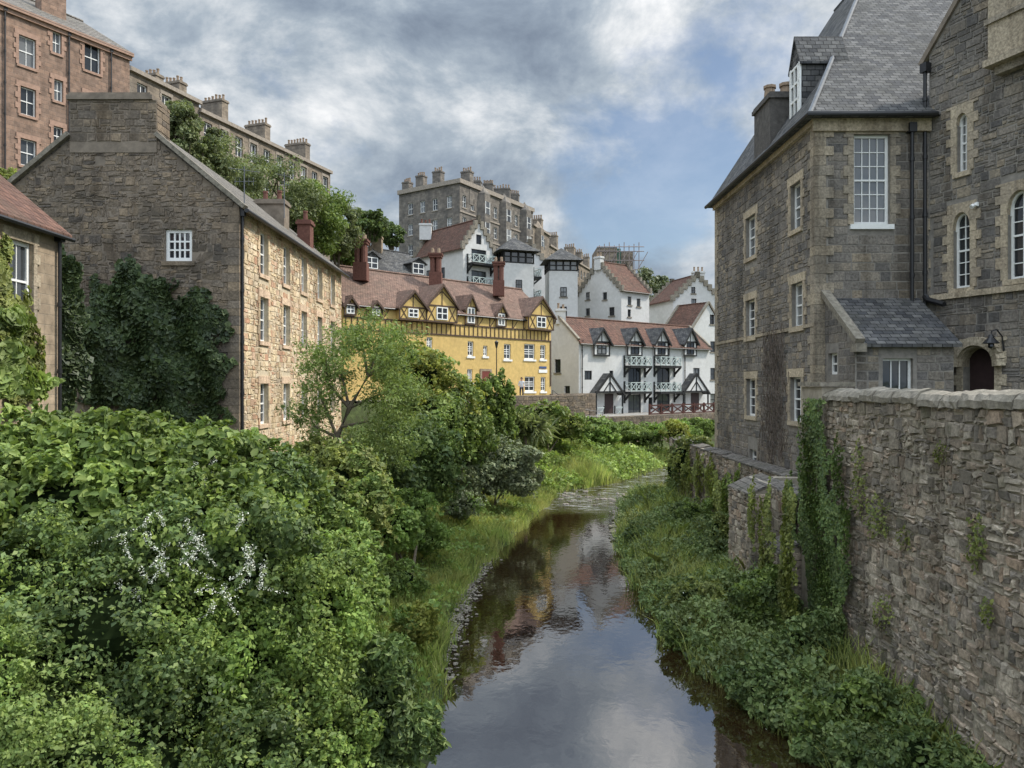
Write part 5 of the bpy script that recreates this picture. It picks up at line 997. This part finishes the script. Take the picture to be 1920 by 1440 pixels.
blades('bank_grass','tall light grass along the left river bank',46000,lbank(15,49,.1,6.0),.66,.027,'grass')
cover('bank_herbs','low green herbs on the left river bank and slope',30000,lbank(10,48,.4,10),.1,'leaf_bright',.5,1.6)
cover('riverside_herbs','dense herbs and nettles on the right bank below the wall',64000,rbank(8.5,46),.095,'herb',1.05,two=True)
blades('riverside_grass','grass blades among the herbs on the right bank',14000,rbank(9,46),1.1,.025,'grass',lean=.4)
def bar(n):
    Y=R.uniform(49.,71,n); X=R.uniform(-1,17,n); s=(X-YA[0])*fy.n.x+(Y-YA[1])*fy.n.y; s2=(X-WA[0])*fw.n.x+(Y-WA[1])*fw.n.y; L=np.interp(Y,YT,LT); k=(X<L+.1)&(s>4.2)&(s2>5.6); return X[k],Y[k]
cover('river_bar_plants','bright green leafy plants on the river bar before the far wall',46000,bar,.2,'patch',1.15,.9)
blades('river_bar_grass','pale grass heads among the plants on the river bar',9000,bar,1.3,.05,'grass',lean=.3)
def bar2(n): Y=R.normal(53.,1.2,n); X=R.normal(6.2,1.0,n); k=X<np.interp(Y,YT,LT)+.3; return X[k],Y[k]
blades('reed_clump','pale reedy clump at the edge of the river bar',3400,bar2,1.9,.05,'grass',lean=.25)
def slope(n):
    X=R.uniform(-14,8,n);Y=R.uniform(44,72,n); s=(X-YA[0])*fy.n.x+(Y-YA[1])*fy.n.y; k=(s>4.1)&(s<8)&(gh(X,Y)>-6.9)&(X<3); return X[k],Y[k]
cover('slope_shrubbery','mixed shrubbery on the slope below the yellow house path',20000,slope,.2,'leaf_olive',2.2,1.0)
def hill(n): return R.uniform(-45,-16,n),R.uniform(30,80,n)
cover('hillside_growth','rough green growth covering the hillside behind the stone house',14000,hill,.4,'leaf_willow',1.8,.6)
cover('bank_flowers','tiny white flowers dotted over the right bank herbs',300,rbank(9,30),.03,'white_petal',1.2)
def pebbles(name,label,cen,n,sz):
    mb=MB()
    for k in range(n):
        x,y,z=cen(); s=(.25+.75*random.random()**2.5)*sz; bm=bmesh.new(); bmesh.ops.create_icosphere(bm,subdivisions=1,radius=s); i=len(mb.v); sx,sy=U(.7,1.5),U(.7,1.5)
        for v in bm.verts: mb.v.append((x+v.co.x*sx,y+v.co.y*sy,z+v.co.z*U(.35,.55)))
        for q in bm.faces: mb.f.append(tuple(i+v.index for v in q.verts)); mb.m.append(0)
        bm.free()
    tag(mb.build(name,M['gravel'],uv=False),label,'stones',kind='stuff')
def c1():
    Y=random.choice([random.gauss(22,1.6),random.gauss(26.5,1.4),U(18,31)]); return float(np.interp(Y,YT,LT))+random.gauss(-.12,.16),Y,-7.17+random.random()*.06
def c2():
    Y=U(34,46); return float(np.interp(Y,YT,RT))+random.gauss(-.2,.15),Y,-7.12
def c3():
    Y=R.normal(47.5,1.6); return U(float(np.interp(Y,YT,LT)),float(np.interp(Y,YT,RT))),Y,-7.2
pebbles('gravel_edge','pale gravel strip at the left water edge',c1,900,.075); pebbles('edging_stones','row of stones at the right water edge by the bend',c2,220,.22); pebbles('riffle_stones','stones breaking the shallow riffle at the bend',c3,70,.22)
# ------------------------------------------------------------ WORLD, LIGHT, CAMERA
sv=Vector((.76,.16,.80)).normalized(); el=math.asin(sv.z); az=math.atan2(sv.x,sv.y)
w=bpy.data.worlds.new('World'); S.world=w; w.use_nodes=True; t=w.node_tree; t.nodes.clear()
mth=lambda op,a,b,c=None: nd(t,'ShaderNodeMath',{0:a,1:b} if c is None else {0:a,1:b,2:c},operation=op).outputs[0]
mr=lambda v,a,b,c,d: nd(t,'ShaderNodeMapRange',{'Value':v,'From Min':a,'From Max':b,'To Min':c,'To Max':d},interpolation_type='SMOOTHSTEP').outputs[0]
sky=nd(t,'ShaderNodeTexSky',sky_type='NISHITA',sun_disc=False,sun_elevation=el,sun_rotation=az,dust_density=1.0)
b1=nd(t,'ShaderNodeBackground',{'Color':sky.outputs[0],'Strength':.12})
d=nd(t,'ShaderNodeTexCoord').outputs['Generated']; d=nd(t,'ShaderNodeVectorMath',{0:d},operation='NORMALIZE').outputs[0]; xyz=nd(t,'ShaderNodeSeparateXYZ',{'Vector':d}).outputs
v=nd(t,'ShaderNodeMapping',{'Vector':d,'Scale':(1.,1.,1.6),'Location':(.35,.1,.2)}).outputs[0]
n1=noise(t,v,4.6,13,.62,.2); n2=noise(t,nd(t,'ShaderNodeMapping',{'Vector':d,'Scale':(1,1,1.5),'Location':(3.7,1.2,.4)}).outputs[0],3.6,10,.6,.15)
def spot(px,py,rad,amp):
    g_=P(px,py,1).normalized(); dt=nd(t,'ShaderNodeVectorMath',{0:d,1:tuple(g_)},operation='DOT_PRODUCT').outputs['Value']; return mr(dt,math.cos(rad),1.,0.,amp)
sm=mth('MULTIPLY_ADD',n1,1.65,-.335)
for a in ((1390,90,.24,.17),(620,190,.28,.02),(1070,130,.22,.10),(950,350,.2,-.05),(200,60,.3,-.03),(1280,480,.14,.11),(850,30,.2,-.05)): sm=mth('ADD',sm,spot(*a))
cc=ramp(t,sm,[(.20,(.20,.25,.33)),(.37,(.30,.365,.45)),(.50,(.42,.49,.565)),(.61,(.62,.67,.72)),(.78,(.97,.98,.99))])
bst=mth('ADD',mr(xyz[2],.42,.95,1.,4.5),mr(xyz[1],.1,-.6,0.,1.2))  # clouds out of view overhead and behind camera brightened to light the scene
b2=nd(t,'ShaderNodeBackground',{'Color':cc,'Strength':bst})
hs_=mth('ADD',mth('ADD',n2,spot(1200,280,.17,.17)),spot(1450,30,.12,.12)); hole=ramp(t,hs_,[(.57,0),(.71,.85)])
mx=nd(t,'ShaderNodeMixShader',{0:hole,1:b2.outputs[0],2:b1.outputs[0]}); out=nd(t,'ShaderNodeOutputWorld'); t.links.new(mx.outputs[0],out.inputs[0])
sl_=bpy.data.lights.new('sun','SUN'); sl_.energy=4.5; sl_.angle=math.radians(5); sl_.color=(1,.94,.84); so=bpy.data.objects.new('sun',sl_); COL.objects.link(so); so.rotation_euler=sv.to_track_quat('Z','Y').to_euler(); so.location=(20,10,40)
cam=bpy.data.cameras.new('camera'); cam.sensor_width=36; cam.lens=36*F/1920; cam.clip_start=.1; cam.clip_end=6000; co=bpy.data.objects.new('camera',cam); COL.objects.link(co); co.location=(0,0,0); co.rotation_euler=(math.pi/2,0,0); S.camera=co
S.view_settings.view_transform='Standard'; S.view_settings.look='None'; S.view_settings.exposure=0
